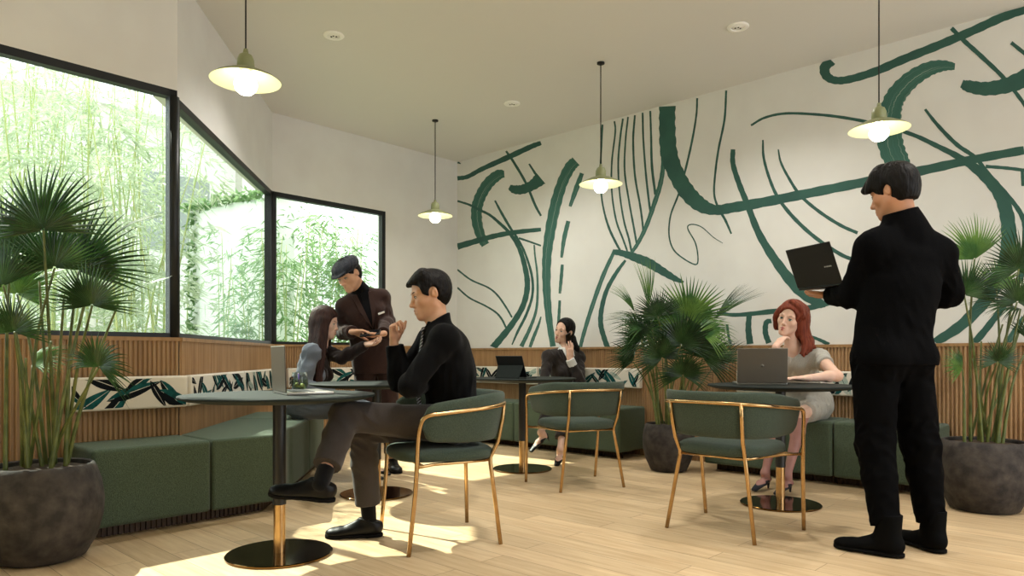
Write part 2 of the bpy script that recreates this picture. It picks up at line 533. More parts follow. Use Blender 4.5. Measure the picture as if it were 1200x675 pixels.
for i, (pts, ws, dry) in enumerate(STROKES):
    n = 7
    c = bez([(p[0], p[1], w) for p, w in zip(pts, ws)], n)
    c = [q for q in c]
    L = []; Rr = []; acc = 0; us = []
    off = .0006 + .00002 * i
    for k, q in enumerate(c):
        a = c[max(k - 1, 0)]; b_ = c[min(k + 1, len(c) - 1)]
        tx, ty = b_[0] - a[0], b_[1] - a[1]
        l = math.hypot(tx, ty) or 1
        nx, ny = -ty / l, tx / l
        w = max(q[2], .4) / 2 * (1 + .06 * math.sin(k * 1.9 + i))
        if k: acc += math.hypot(q[0] - c[k - 1][0], q[1] - c[k - 1][1]) / 60
        us.append(acc)
        A = to_wall(q[0] + nx * w, q[1] + ny * w, off); D = to_wall(q[0] - nx * w, q[1] - ny * w, off)
        for Z in (A, D):
            Z.z = min(max(Z.z, 1.019), H - .001)
        L.append(A - C0); Rr.append(D - C0)
    # soft brush ends
    mb = MB()
    v = []
    for a, d in zip(L, Rr): v += [a, d]
    mb.add(v, [(2 * k, 2 * k + 1, 2 * k + 3, 2 * k + 2) for k in range(len(L) - 1)], 0, False)
    o = mb.build('brush_stroke', M_dry if dry else M_paint, mural)
    uvl = o.data.uv_layers.new(name='UVMap')
    for p in o.data.polygons:
        for li in p.loop_indices:
            vi = o.data.loops[li].vertex_index
            uvl.data[li].uv = (us[vi // 2], vi % 2)
# ------------------------------------------------------------------ benches along the walls
def fabric(name, c1, c2, sc=420, bump=.35):
    return mat(name, c1, .92, spec=.15, col2=c2, nscale=sc, ndetail=2, bump=bump, bscale=sc, contrast=(.3, .7), sheen=.12)


M_green = fabric('green_wool', '3c4739', '5a6955', 230)
M_chairgreen = fabric('chair_green_wool', '38433b', '4f5c50', 260)
M_brass = mat('brushed_brass', 'cba878', .26, 1., col2='bd9a68', nscale=30)
M_bronze = mat('polished_dark_bronze', '6e5330', .1, 1.)
M_black = mat('black_powder_coat', '131414', .45)
M_tabletop = mat('green_black_linoleum', '1a211e', .62, spec=.18)
M_soil = mat('dark_soil', '2a2018', .95, col2='4a3a28', nscale=60, bump=.8)


def plan(a, n):
    d = Vector((-n.y, n.x, 0))
    return d


def bench(poly, label, group, ribs, recess=.07, z0=.062, z1=.46):
    """poly: plan outline in order; ribs: the front run of the plinth"""
    c = Vector((sum(p[0] for p in poly) / len(poly), sum(p[1] for p in poly) / len(poly), 0))
    t = thing('upholstered_bench', label, 'bench', c, 0, group)
    pl = [(p[0] - c.x, p[1] - c.y) for p in poly]
    mb = MB(); mb.prism(pl, z0, z1)
    mb.build('seat_cushion', M_green, t, bevel=.022, seg=4)
    # ribbed plinth, set back under the seat
    k = MB()
    f = [Vector((q[0] - c.x, q[1] - c.y, 0)) for q in ribs]
    pts = []
    for a, b in zip(f[:-1], f[1:]):
        L = (b - a).length; d = (b - a) / L; nn = Vector((d.y, -d.x, 0))
        m = max(int(L / .026), 1)
        for i in range(m):
            for u, w in ((0, 0), (.3, 0), (.36, .01), (.9, .01)):
                p = a + d * (L * (i + u) / m) + nn * w
                pts.append(p)
    pts.append(f[-1])
    q = len(pts)
    k.add([p for p in pts] + [p + Vector((0, 0, z0 + .01)) for p in pts], [(i, i + 1, q + i + 1, q + i) for i in range(q - 1)], 0, False)
    k.build('plinth', M_plinth, t)
    return t


NL = Vector((.73, -.683, 0)).normalized()
ND = inward(P1, P2)
GA, GB = 'bench units under the windows', 'bench units below the mural'
DL = -B                                                  # along the left wall away from the viewer


def lw(t, n): return P2 - DL * t + NL * n


a0, a1 = .60, .0
fr = .475
bench([lw(a0, .035), lw(a0, fr), lw(.004, fr), lw(.004, .035)], 'square green bench unit nearest the big potted palm', GA, [lw(a0 - .06, .06), lw(a0 - .06, fr - .10), lw(.0, fr - .10)])
# corner unit with a rounded front
DD = (P1 - P2).normalized()
def dw(t, n): return P2 + DD * t + ND * n
S0 = lw(-.004, fr)
corner = [S0, lw(-.36, fr), lw(-.43, fr - .010), dw(.30, .585), dw(.42, .60), dw(1.02, .60)]
cpts = [Vector(p) for p in bez([tuple(p) for p in corner[1:5]], 4)]
bench([lw(-.004, .035)] + [S0] + cpts + [dw(1.02, .60), dw(1.02, .035), dw(.03, .035)], 'green corner bench unit with rounded front below the slanted window', GA,
      [lw(0, fr - .10), lw(-.34, fr - .10), dw(.32, .52), dw(1.02, .53)])
bench([dw(1.028, .035), dw(1.028, .60), dw(1.70, .60), dw(1.70, .035)], 'green bench unit the long-haired person in grey sits on', GA, [dw(1.03, .53), dw(1.64, .53)])


def rw(s, n): return C0 + R * s + NR * n


for s0, s1, lb in ((.06, 1.33, 'green bench unit in the corner behind the person in black shirt'), (1.338, 2.63, 'green bench unit behind the person on the phone, next to the bushy palm'),
                   (3.45, 4.45, 'green bench unit the red-haired person sits on'), (4.458, 5.1, 'short green bench unit seen past the legs of the standing person')):
    bench([rw(s0, .035), rw(s1, .035), rw(s1, .46), rw(s0, .46)], lb, GB, [rw(s1 - (.05 if s1 in (2.63, 5.1) else 0) , .33), rw(s0 + (.05 if s0 == 3.45 else 0), .33)][::-1][::-1])

# ------------------------------------------------------------------ printed back cushions
M_print = mat('cream_cotton', 'dcd5c7', .9, spec=.1, bump=.1, bscale=300)
PR = [mat('print_teal', '1d5a59', .9, spec=.1, col2='16403f', nscale=30), mat('print_black', '11161a', .9, spec=.1), mat('print_pale', '8fa39a', .9, spec=.1, col2='b9bfb2', nscale=25)]
GC = 'printed back cushions on the wainscot'


def back_cushion(a, b, n, label, seed, z0=.625, z1=.812, th=.05):
    rr = random.Random(seed)
    M = frame_M(a, b, n); L = (b - a).length
    M.translation = a + n * .03
    t = thing('back_cushion', label, 'cushion', (a + b) / 2, 0, GC)
    Mi = Matrix.Translation(-(a + b) / 2) @ M
    mb = MB(); mb.box((.004, -th, z0), (L - .004, 0, z1), Mi)
    mb.build('pad', M_print, t, bevel=.012, seg=3)
    lf = MB()
    m = int(L / .07)
    h = z1 - z0
    for i in range(m):
        cx = (i + rr.random()) * L / m; cz = z0 + h * rr.uniform(.1, .9)
        ln = rr.uniform(.15, .32); wd = ln * rr.uniform(.20, .30); an = rr.choice((-1, 1)) * rr.uniform(.25, 1.2)
        mi = rr.choice((0, 0, 0, 1, 1, 2))
        off = -th - .0008 - i * .00006
        ca, sa = math.cos(an), math.sin(an)
        for side in (1, -1):
            P = []
            N = 9
            for k in range(N + 1):
                u = k / N; w = wd * math.sin(PI * u ** .8) * side * .5
                P.append((u - .5, w)); 
            poly = []
            for (u, w) in P + [(q[0], q[1] * .06) for q in P[::-1]]:
                x = cx + ca * u * ln - sa * w; z = cz + sa * u * ln + ca * w
                poly.append((min(max(x, .016), L - .016), min(max(z, z0 + .013), z1 - .013)))
            A = [Mi @ Vector((x, off, z)) for x, z in poly]
            K = N + 1
            F_ = [(k, k + 1, 2 * K - 2 - k, 2 * K - 1 - k) for k in range(N)]
            mj = mi if side == 1 or mi == 2 else rr.choice((mi, 1 - mi if mi < 2 else 2))
            lf.add(A, F_, mj, False)
    lf.build('leaf_print', PR, t)
    return t


back_cushion(lw(.60, 0), lw(-.035, 0), NL, 'leaf printed cream cushion strip behind the square bench unit', 3)
back_cushion(dw(.0, 0), dw(1.2, 0), ND, 'leaf printed cushion strip below the slanted window', 8)
back_cushion(dw(1.21, 0), dw(2.25, 0), ND, 'leaf printed cushion strip behind the long-haired person', 12)
back_cushion(rw(.08, 0), rw(1.33, 0), NR, 'leaf printed cushion strip nearest the room corner', 21)
back_cushion(rw(1.34, 0), rw(2.60, 0), NR, 'leaf printed cushion strip behind the person on the phone', 25)
back_cushion(rw(3.54, 0), rw(5.0, 0), NR, 'leaf printed cushion strip behind the red-haired person', 33)
back_cushion(P1 - B * .12, C0 + B * .12, -inward(C0, P1) * -1, 'leaf printed cushion strip along the wall behind the person in flat cap', 38)

# ------------------------------------------------------------------ tables
T1, T2, T3, T4 = Vector((-1.09, 3.34, 0)), Vector((-.91, 4.79, 0)), Vector((.085, 5.84, 0)), Vector((1.68, 4.46, 0))


def table():
    t = thing('bistro_table', 'round dark table holding the open laptop and the drinking glass', 'table', T1, 0, 'round bistro tables')
    mb = MB(); mb.lathe([(0, .722), (.36, .722), (.405, .728), (.436, .738), (.44, .741), (.44, .747), (.437, .75), (0, .75)], 72)
    sharp(mb.build('tabletop', M_tabletop, t), 30)
    mb = MB(); mb.lathe([(.0305, .235), (.0305, .706), (.14, .71), (.14, .722)], 28); sharp(mb.build('column', M_black, t), 30)
    mb = MB(); mb.lathe([(.027, .012), (.027, .236)], 28); sharp(mb.build('brass_sleeve', M_brass, t), 30)
    mb = MB(); mb.lathe([(.0, 0), (.238, 0), (.242, .003), (.242, .009), (.238, .012), (0, .0125)], 72)
    sharp(mb.build('base', M_bronze, t), 30)
    return t


t1 = table()
for p, lb in ((T2, 'round dark table between the person in flat cap and the person with crossed legs'), (T3, 'round dark table holding the propped tablet'), (T4, 'round dark table the red-haired person leans on')):
    c = copy_tree(t1); c.location = p; c['label'] = lb


# ------------------------------------------------------------------ chairs
def u_path(hw, back, front, n=40, e=2.6):
    """plan curve from the front tip on +y round the back to the front tip on -y"""
    out = []
    for i in range(n + 1):
        a = -PI / 2 * 1 + PI * i / n            # -90..90 measured from the rear
        s, c = math.sin(a), math.cos(a)
        y = -hw * math.copysign(abs(s) ** (2 / e), s)
        x = -(back) * abs(c) ** (2 / e)
        out.append((x, y))
    m = 8
    pre = [(front * (1 - k / m), hw) for k in range(m)]
    post = [(front * k / m, -hw) for k in range(1, m + 1)]
    return pre + out + post


def make_chair():
    t = thing('tub_chair', 'green tub chair the person with crossed legs sits on', 'chair', (0, 0, 0), 0, 'green tub chairs with brass frames')
    # seat pad
    mb = MB(); n = 48
    rings = []
    for z, k in ((.418, .90), (.422, .965), (.432, .995), (.448, 1.0), (.462, .98), (.472, .93), (.477, .8), (.478, .5)):
        r = []
        for i in range(n):
            a = 2 * PI * i / n; c, s = math.cos(a), math.sin(a)
            r.append((.255 * k * math.copysign(abs(c) ** .62, c) + .0, .245 * k * math.copysign(abs(s) ** .62, s), z))
        rings.append(r)
    v = [p for r in rings for p in r]
    f = [(i * n + k, i * n + (k + 1) % n, (i + 1) * n + (k + 1) % n, (i + 1) * n + k) for i in range(len(rings) - 1) for k in range(n)]
    f += [tuple(range(n - 1, -1, -1)), tuple((len(rings) - 1) * n + k for k in range(n))]
    mb.add(v, f); mb.build('seat', M_chairgreen, t)
    # upholstered back band
    path = bez([(x, y, 0) for x, y in u_path(.262, .258, .165)], 1)
    L = [0]
    for a, b in zip(path[:-1], path[1:]): L.append(L[-1] + float(np.linalg.norm(b - a)))
    tot = L[-1]
    mb = MB(); m = 20; ring = []
    for i, p in enumerate(path):
        a = path[max(i - 1, 0)]; b = path[min(i + 1, len(path) - 1)]
        d = (b - a) / np.linalg.norm(b - a); nn = np.array((-d[1], d[0], 0)) * -1   # outward
        if nn[0] * p[0] + nn[1] * p[1] < 0: nn = -nn
        u = L[i] / tot; e = min(u, 1 - u) * tot                     # distance to the nearer tip
        top = .705 + .045 * min(1, max(0, (e - .03) / .30)); bot = .512 + .012 * max(0, 1 - e / .2)
        q = math.sqrt(max(0, 1 - max(0, 1 - e / .06) ** 2))         # rounded tips
        hh = (top - bot) / 2 * (.28 + .72 * q); cz = (top + bot) / 2; th = .024 * (.35 + .65 * q)
        for k in range(m):
            an = 2 * PI * k / m; c, s = math.cos(an), math.sin(an)
            z = cz + hh * math.copysign(abs(s) ** .45, s); w = th * math.copysign(abs(c) ** .7, c)
            lean = .05 * (z - .51) / .24
            ring.append(tuple(p + nn * (w + lean) + np.array((0, 0, z))))
    K = len(path)
    f = [(i * m + k, i * m + (k + 1) % m, (i + 1) * m + (k + 1) % m, (i + 1) * m + k) for i in range(K - 1) for k in range(m)]
    f += [tuple(range(m)), tuple((K - 1) * m + k for k in range(m - 1, -1, -1))]
    mb.add(ring, f); mb.build('backrest', M_chairgreen, t)
    # brass hoop: up the front leg, round the outside of the band and down again
    top = []
    for x, y in u_path(.318, .318, .13, 40):
        u = (.13 - x) / .45
        top.append((x, y, .655 + .04 * min(1, u)))
    def arm(s): return [(.235, s * .292, .0), (.205, s * .30, .30), (.195, s * .306, .52), (.186, s * .312, .60), (.168, s * .316, .64)]
    mb = MB(); mb.tube(bez(arm(1) + top[::2] + arm(-1)[::-1], 3), .0105, 10); mb.build('hoop_frame', M_brass, t)
    for s in (1, -1):
        mb = MB(); mb.tube([(-.279, s * .20, .695), (-.272, s * .20, .62), (-.248, s * .193, .50), (-.212, s * .185, .425), (-.210, s * .188, .40), (-.24, s * .252, .0)], .0105, 10)
        mb.build('rear_leg', M_brass, t)
    mb = MB()
    ring = [(-.21, .185, .411), (-.08, .21, .411), (.1, .235, .411), (.2, .30, .411)]
    for s in (1, -1): mb.tube([(x, y * s, z) for x, y, z in ring], .008, 8)
    mb.tube([(-.21, .185, .411), (-.21, -.185, .411)], .008, 8)
    mb.tube([(.16, .262, .411), (.16, -.262, .411)], .008, 8)
    mb.build('seat_rail', M_brass, t)
    return t


ch1 = make_chair(); ch1.location = (-.375, 3.655, 0); ch1.rotation_euler.z = math.atan2(-.38, -.90)
ch2 = copy_tree(ch1); ch2.location = (.465, 5.16, 0); ch2.rotation_euler.z = math.atan2(.92, -.40)
ch2['label'] = 'empty green tub chair in front of the person on the phone'
ch3 = copy_tree(ch1); ch3.location = (1.185, 3.845, 0); ch3.rotation_euler.z = math.atan2(.70, .71)
ch3['label'] = 'empty green tub chair across from the red-haired person'

# ------------------------------------------------------------------ pendant lamps and ceiling spots
M_shade = mat('olive_enamel', '8d9168', .4)
M_shade_in = mat('pale_lime_enamel', 'cdd2ae', .5)
M_bulb = emit_mat('lit_bulb', 'fff6dc', 7)
M_cord = mat('black_cord', '141414', .6)
DIA = .17


def pendant(x, y, z, label):
    t = thing('pendant_lamp', label, 'lamp', (x, y, H), 0, 'olive pendant lamps')
    dz = z - H
    mb = MB(); mb.lathe([(0, 0), (.03, 0), (.03, -.012), (0, -.014)][::-1], 20); sharp(mb.build('ceiling_cap', M_cord, t), 30)
    mb = MB(); mb.tube([(0, 0, -.01), (0, 0, dz + .13)], .0042, 8); mb.build('cord', M_cord, t)
    mb = MB(); mb.lathe([(.0, .056), (.040, .060), (.042, .075), (.040, .105), (.031, .127), (.014, .137), (.010, .158), (0, .159)], 24, Matrix.Translation((0, 0, dz)))
    sharp(mb.build('socket', M_shade, t), 40)
    mb = MB(); mb.lathe([(DIA, .0), (.145, .018), (.09, .044), (.045, .060), (.03, .064)], 48, Matrix.Translation((0, 0, dz)), 0, False)
    mb.lathe([(.03, .060), (.045, .056), (.09, .040), (.145, .014), (DIA - .002, -.001), (DIA, 0)], 48, Matrix.Translation((0, 0, dz)), 1, False)
    sharp(mb.build('shade', [M_shade, M_shade_in], t), 40)
    mb = MB(); mb.lathe([(0.0, .055), (.018, .05), (.034, .030), (.050, .005), (.056, -.018), (.050, -.043), (.030, -.063), (0, -.070)], 24, Matrix.Translation((0, 0, dz)))
    mb.build('bulb', M_bulb, t)
    l = bpy.data.lights.new('lamp_light', 'POINT'); l.energy = .9; l.color = (1, .87, .66); l.shadow_soft_size = .06
    lo = bpy.data.objects.new('lamp_light', l); C.objects.link(lo); lo.location = (x, y, z - .12)
    return t


for px, py, dp, lb in ((288, 95, 3.53, 'olive pendant lamp hanging near the big window, largest in view'), (1030, 152, 4.25, 'olive pendant lamp above the standing person with laptop'),
                       (704, 216, 5.6, 'olive pendant lamp hanging before the middle of the mural'), (510, 253, 6.97, 'olive pendant lamp farthest back, by the white corner wall')):
    p = at(px, py, dp); pendant(p.x, p.y, p.z, lb)

def spot_light(x, y):
    l = bpy.data.lights.new('spot_light', 'SPOT'); l.energy = SPOT_W; l.color = (1, .97, .91); l.spot_size = math.radians(135); l.spot_blend = 1; l.shadow_soft_size = .07
    o = bpy.data.objects.new('spot_light', l); C.objects.link(o); o.location = (x, y, H - .03)


SPOT_W = 74
M_spot = mat('white_spot_trim', 'fbfaf6', .5)
M_lens = emit_mat('small_spot_lens', 'fff4e0', 2.0)
for px, py, lb in ((391, 41, 'round white ceiling spot nearest the window wall'), (600, 121, 'round white ceiling spot farthest back'), (865, 31, 'round white ceiling spot nearest the mural wall')):
    d = (H - CH) * F / (YH - py)
    t = thing('ceiling_spot', lb, 'ceiling light', ((px - 600) / F * d, d, H), 0, 'recessed ceiling spots')
    mb = MB(); mb.lathe([(.044, .001), (.072, .001), (.075, -.004), (.070, -.010), (.05, -.013), (.044, -.006)][::-1], 36, None, 0, False); sharp(mb.build('trim_ring', M_spot, t), 30)
    mb = MB(); mb.lathe([(0, -.010), (.02, -.009), (.044, -.005), (.046, .0)], 28, None, 0, False); mb.build('diffuser', M_spot, t)
    mb = MB()
    for q in (-.018, .0, .018): mb.lathe([(0, -.0135), (.006, -.0125), (.007, -.009)], 12, Matrix.Translation((q, .006 * (1 if q else -1), 0)))
    mb.build('lens', M_frame, t)
    spot_light(t.location.x, t.location.y)
for x, y in ((.3, 3.2), (2.75, 3.0), (1.3, 1.4), (3.9, 1.2)): spot_light(x, y)  # extra unseen lights added to fill the room, no fixtures

# ------------------------------------------------------------------ laptops, tablet, glass
M_taupe = mat('taupe_aluminium', '6a6358', .42, .6)
M_silver = mat('silver_aluminium', 'b9b6af', .35, .9)
M_keys = mat('black_keys', '17181a', .5)
M_screen = mat('dark_screen', '0c0e12', .12)
M_darklap = mat('graphite_laptop', '232323', .42, .6)
M_emblem = mat('dark_taupe_emblem', '6f695e', .5, .8)
M_mark = mat('pale_mark', 'a9a9a6', .4)


def laptop(name, label, M, body, inner, w=.31, d=.215, tilt=105, mark=None, scr=M_screen):
    """x = width, hinge along x at y = 0, keyboard towards -y, screen faces -y"""
    t = thing(name, label, 'laptop')
    t.matrix_world = M
    mb = MB(); mb.box((-w / 2, -d, 0), (w / 2, 0, .014)); mb.build('base', [inner], t, bevel=.004)
    mb = MB()
    for r in range(5):
        for c in range(13):
            x = -w / 2 + .02 + c * (w - .04) / 13; y = -.03 - r * .021
            mb.box((x + .001, y - .018, .0135), (x + (w - .04) / 13 - .002, y, .0155))
    mb.build('keys', M_keys, t)
    mb = MB(); mb.box((-.05, -d + .012, .0139), (.05, -d + .078, .0146)); mb.build('touchpad', inner, t)
    a = math.radians(tilt - 90)
    ML = Matrix.Translation((0, 0, .012)) @ Matrix.Rotation(-a, 4, 'X')
    mb = MB(); mb.box((-w / 2, 0, .0), (w / 2, .006, d), ML); lid = mb.build('lid', body, t, bevel=.003)
    mb = MB(); mb.box((-w / 2 + .006, -.0008, .008), (w / 2 - .006, .001, d - .006), ML); mb.build('screen', scr, lid)
    if mark == 'disc':
        mb = MB(); mb.lathe([(0, 0), (.010, 0), (.010, .0004), (0, .0004)], 20, ML @ Matrix.Translation((0, .0062, d * .5)) @ Matrix.Rotation(-PI / 2, 4, 'X')); mb.build('lid_emblem', M_emblem, lid)
    if mark == 'word':
        mb = MB(); x = .078
        for kx, ww in ((0, .007), (.010, .004), (.0165, .006), (.024, .003), (.029, .0055), (.0365, .005), (.043, .005)):
            mb.box((-x - kx - ww, .006, d * .42), (-x - kx, .0066, d * .42 + .0065), ML)
        mb.build('lid_lettering', M_mark, lid)
    return t


def basis(o, xdir, ydir, zdir=None):
    x = Vector(xdir).normalized(); y = Vector(ydir); z = x.cross(y).normalized(); y = z.cross(x)
    M = Matrix.Identity(4)
    for i in range(3): M[i][0] = x[i]; M[i][1] = y[i]; M[i][2] = z[i]; M[i][3] = o[i]
    return M


fx = Vector((.87, .49, 0))                               # the laptop on the near table faces its reader
h0 = at(328, 459, 3.36); h0.z = .75
laptop('open_laptop', 'open laptop seen from its side on the table nearest the viewer', basis(h0, (-.49, .87, 0), -fx), M_taupe, M_silver, tilt=92)
h4 = Vector((at(895, 450, 4.40).x, 4.43, .75))
laptop('open_laptop', 'grey open laptop with its lid to the viewer before the red-haired person', basis(h4, Vector((-.985, .17, 0)), Vector((-.17, -.985, 0))), M_taupe, M_silver, w=.30, tilt=94, mark='disc')

# tablet on a folding cover
tb = thing('tablet', 'dark tablet propped on a folded green cover', 'tablet', (at(606, 440, 5.75).x, 5.78, .75), math.radians(-32))
mb = MB(); ML = Matrix.Translation((0, .05, .012)) @ Matrix.Rotation(math.radians(-24), 4, 'X')
mb.box((-.125, 0, 0), (.125, .008, .185), Matrix.Rotation(PI, 4, 'Z') @ ML); mb.build('tablet_body', M_keys, tb, bevel=.003)
mb = MB(); mb.box((-.12, -.0008, .006), (.12, .0, .179), Matrix.Rotation(PI, 4, 'Z') @ ML); mb.build('display', M_screen, tb)
mb = MB()
mb.add([(-.125, -.06, 0), (.125, -.06, 0), (.125, .1, 0), (-.125, .1, 0), (-.125, -.06, .006), (.125, -.06, .006), (.125, .1, .006), (-.125, .1, .006)], [(0, 3, 2, 1), (4, 5, 6, 7), (0, 1, 5, 4), (1, 2, 6, 5), (2, 3, 7, 6), (3, 0, 4, 7)], 0, False)
mb.add([(-.11, -.15, .004), (.11, -.15, .004), (.12, -.095, .105), (-.12, -.095, .105), (-.11, -.156, .004), (.11, -.156, .004), (.12, -.101, .105), (-.12, -.101, .105)], [(0, 1, 2, 3), (7, 6, 5, 4), (0, 4, 5, 1), (1, 5, 6, 2), (2, 6, 7, 3), (3, 7, 4, 0)], 0, False)
mb.add([(-.11, -.156, 0), (.11, -.156, 0), (.11, -.05, 0), (-.11, -.05, 0), (-.11, -.156, .006), (.11, -.156, .006), (.11, -.05, .006), (-.11, -.05, .006)], [(0, 3, 2, 1), (4, 5, 6, 7), (0, 1, 5, 4), (1, 2, 6, 5), (2, 3, 7, 6), (3, 0, 4, 7)], 0, False)
mb.build('folding_cover', M_tabletop, tb)

# stemless glass with iced fruit drink
gp = at(351, 457, 3.66); gp.z = .75
M_clear = glass_mat('clear_glass', 'f2f5f2', 1.6)
M_drink = glass_mat('pale_drink', 'dfe3cf', .6)
g = thing('drinking_glass', 'stemless glass with ice and fruit slices behind the open laptop', 'glass', gp)
mb = MB(); mb.lathe([(0, 0.0), (.026, 0), (.030, .003), (.041, .025), (.044, .045), (.041, .07), (.036, .096), (.0345, .096), (.039, .07), (.042, .045), (.039, .026), (.028, .007), (0, .006)], 32); mb.build('bowl', M_clear, g)
mb = MB(); mb.lathe([(0, .008), (.027, .009), (.038, .027), (.0408, .045), (.0395, .06), (0, .06)], 28); mb.build('drink', M_drink, g)
M_lime = mat('lime_slice', 'd3d58a', .5, col2='efeec2', nscale=40); M_berry = mat('violet_garnish', '6b3fb0', .5)
for (x, y, z, an) in ((-.012, .005, .03, .4), (.014, -.006, .026, -.7)):
    mb = MB(); mb.lathe([(0, -.0025), (.014, -.0022), (.014, .0022), (0, .0025)], 20, Matrix.Translation((x, y, z)) @ Matrix.Rotation(an, 4, 'Y') @ Matrix.Rotation(1.2, 4, 'X')); mb.build('fruit_slice', M_lime, g)
mb = MB(); mb.tube([(-.002, 0, .03), (-.004, 0, .06), (-.006, .002, .09)], .003, 6); mb.build('straw_garnish', M_berry, g)
for (x, y, z) in ((.0, .016, .045), (-.016, -.012, .044), (.02, .006, .047)):
    mb = MB(); mb.box((x - .009, y - .009, z - .009), (x + .009, y + .009, z + .009), Matrix.Translation((0, 0, 0))); mb.build('ice_cube', M_clear, g)
# ------------------------------------------------------------------ potted fan palms
M_frond = leaf_mat('palm_leaf', '14300f', '35562a', .2, .3)
M_frond_l = leaf_mat('pale_palm_leaf', '35602a', '6d9040', .3, .38)  # paler leaf colour; on some fronds it is sunlight painted in
M_stem = mat('palm_stem', '3f4d1e', .5, col2='666c33', nscale=14)
M_pot = mat('rough_dark_stone', '231f1c', .85, col2='4a433d', nscale=16, ndetail=8, bump=.6, bscale=24, contrast=(.35, .75))


def frond(mb, hub, a, n, L, spread=150, k=34, droop=.25, cup=.25, seed=0):
    """a fan leaf: folded leaflets joined near the hub, free and drooping at the tips"""
    rr = random.Random(seed)
    a = Vector(a).normalized(); n = Vector(n); n = (n - a * n.dot(a)).normalized(); s = n.cross(a)
    sp = math.radians(spread)
    dth = 2 * sp / k
    for i in range(k + 1):
        th = -sp + dth * i + rr.uniform(-.02, .02)
        c, sn = math.cos(th), math.sin(th)
        d = a * c + s * sn; t = s * c - a * sn
        ln = L * (.80 + .20 * math.cos(th * .55)) * rr.uniform(.9, 1.05)
        w = ln * dth * .46
        tw = rr.uniform(-.12, .12)
        P = []
        for u, ww in ((.03, .06), (.2, .36), (.40, .66), (.55, .52), (.72, .34), (.88, .17), (1.0, .02)):
            p = hub + d * (ln * u) + n * (cup * ln * (u * .9 - u * u) ) - Vector((0, 0, 1)) * (droop * ln * max(0, u - .3) ** 2 * (1.5 + tw * 3))
            tt = t + n * tw
            P.append((p - tt * w * ww, p + n * (w * ww * .55), p + tt * w * ww))
        v = [q for r in P for q in r]
        f = []
        for j in range(len(P) - 1):
            b = 3 * j
            f += [(b, b + 1, b + 4, b + 3), (b + 1, b + 2, b + 5, b + 4)]
        mb.add(v, f, 0, False)


def pot_mesh(t, prof):
    mb = MB(); mb.lathe(prof, 56); o = sharp(mb.build('pot', M_pot, t), 50)
    return o


def palm(label, base, potprof, soil_r, soil_z, fronds, canes=(), seed=1):
    rr = random.Random(seed)
    t = thing('potted_fan_palm', label, 'potted plant', base, 0, 'potted fan palms')
    pot_mesh(t, potprof)
    mb = MB(); mb.lathe([(0, soil_z - .05), (soil_r, soil_z - .05), (soil_r, soil_z - .005), (soil_r * .6, soil_z + .008), (0, soil_z + .012)], 32); mb.build('soil', M_soil, t)
    for i, (px, py, dy, dx_, dz_, tilt, face, rad, spread, droop, is_pale) in enumerate(fronds):
        dep = base[1] + dy
        hub = at(px, py, dep) - Vector(base)
        a = Vector((dx_, tilt, dz_))
        n = Vector((0, -face, 1 - abs(face)))
        if abs(a.normalized().dot(n.normalized())) > .95: n = Vector((.3, -1, .2))
        L = rad / F * dep
        an = rr.random() * 2 * PI; r0 = soil_r * rr.uniform(.15, .6)
        foot = Vector((r0 * math.cos(an), r0 * math.sin(an), soil_z - .02))
        foot.x += .25 * (hub.x - foot.x) * (1 if abs(hub.x) < .3 else .3)
        lim = soil_r * .75
        if math.hypot(foot.x, foot.y) > lim:
            q = lim / math.hypot(foot.x, foot.y); foot.x *= q; foot.y *= q
        mid = foot.lerp(hub, .55); mid.z = foot.z + (hub.z - foot.z) * .68
        mid.x += rr.uniform(-.02, .02)
        low = foot.lerp(mid, .4); low.z += .04
        pts = bez([tuple(foot), tuple(low), tuple(mid), tuple(hub)], 7)
        sm = MB(); sm.tube(pts, [.0105 - .0058 * (j / (len(pts) - 1)) for j in range(len(pts))], 7); sm.build('stem', M_stem, t)
        fm = MB(); frond(fm, hub, a, n, L, spread, int(16 + spread / 5.0), droop, .22, seed * 50 + i)
        fm.build('frond', M_frond_l if is_pale else M_frond, t)
    for (px, py, dy) in canes:
        tip = at(px, py, base[1] + dy) - Vector(base)
        an = rr.random() * 2 * PI; r0 = soil_r * rr.uniform(.1, .6)
        foot = Vector((r0 * math.cos(an), r0 * math.sin(an), soil_z - .02))
        pts = bez([tuple(foot), tuple(foot.lerp(tip, .5) + Vector((0, 0, .03))), tuple(tip)], 7)
        sm = MB(); sm.tube(pts, [.009 - .004 * (j / (len(pts) - 1)) for j in range(len(pts))], 7); sm.build('stem', M_stem, t)
    return t


# hub px, py, depth offset, image direction dx, dz, depth tilt, facing (1 = to the viewer, 0 = flat), radius px, half spread, droop, paler leaf
palm('tall fan palm in a rough stone pot by the big window', (-2.16, 3.27, 0),
     [(0, 0), (.15, 0), (.18, .012), (.225, .09), (.25, .19), (.254, .26), (.243, .345), (.222, .41), (.212, .43), (.203, .435), (.195, .43), (.195, .34), (0, .34)], .196, .415, [
         (51, 270, -.05, -.06, 1, .12, .96, 86, 98, .02, 0), (64, 314, .02, -.08, 1, -.1, .85, 72, 96, .05, 0),
         (92, 318, .10, .55, .85, .1, .85, 92, 74, .10, 0), (108, 358, -.12, .05, 1, -.25, .8, 60, 98, .10, 0),
         (124, 280, .16, .85, .5, .2, .25, 76, 22, .05, 1), (140, 352, .10, .9, .45, .0, .2, 66, 16, .02, 1),
         (17, 389, -.16, .1, 1, -.2, .75, 52, 98, .12, 0), (20, 345, .22, .3, .9, .3, .7, 64, 95, .1, 1),
         (116, 430, -.15, .35, .9, -.3, .7, 54, 110, .35, 0), (38, 428, .15, .5, .35, .2, .35, 55, 70, .3, 1),
         (12, 300, .2, -.3, .9, .2, .85, 84, 90, .06, 0), (4, 335, -.05, -.4, .8, -.2, .7, 66, 90, .12, 0)],
     [(20, 400, 0), (46, 330, .1), (75, 345, .12), (30, 420, -.1), (60, 400, -.05)], 3)

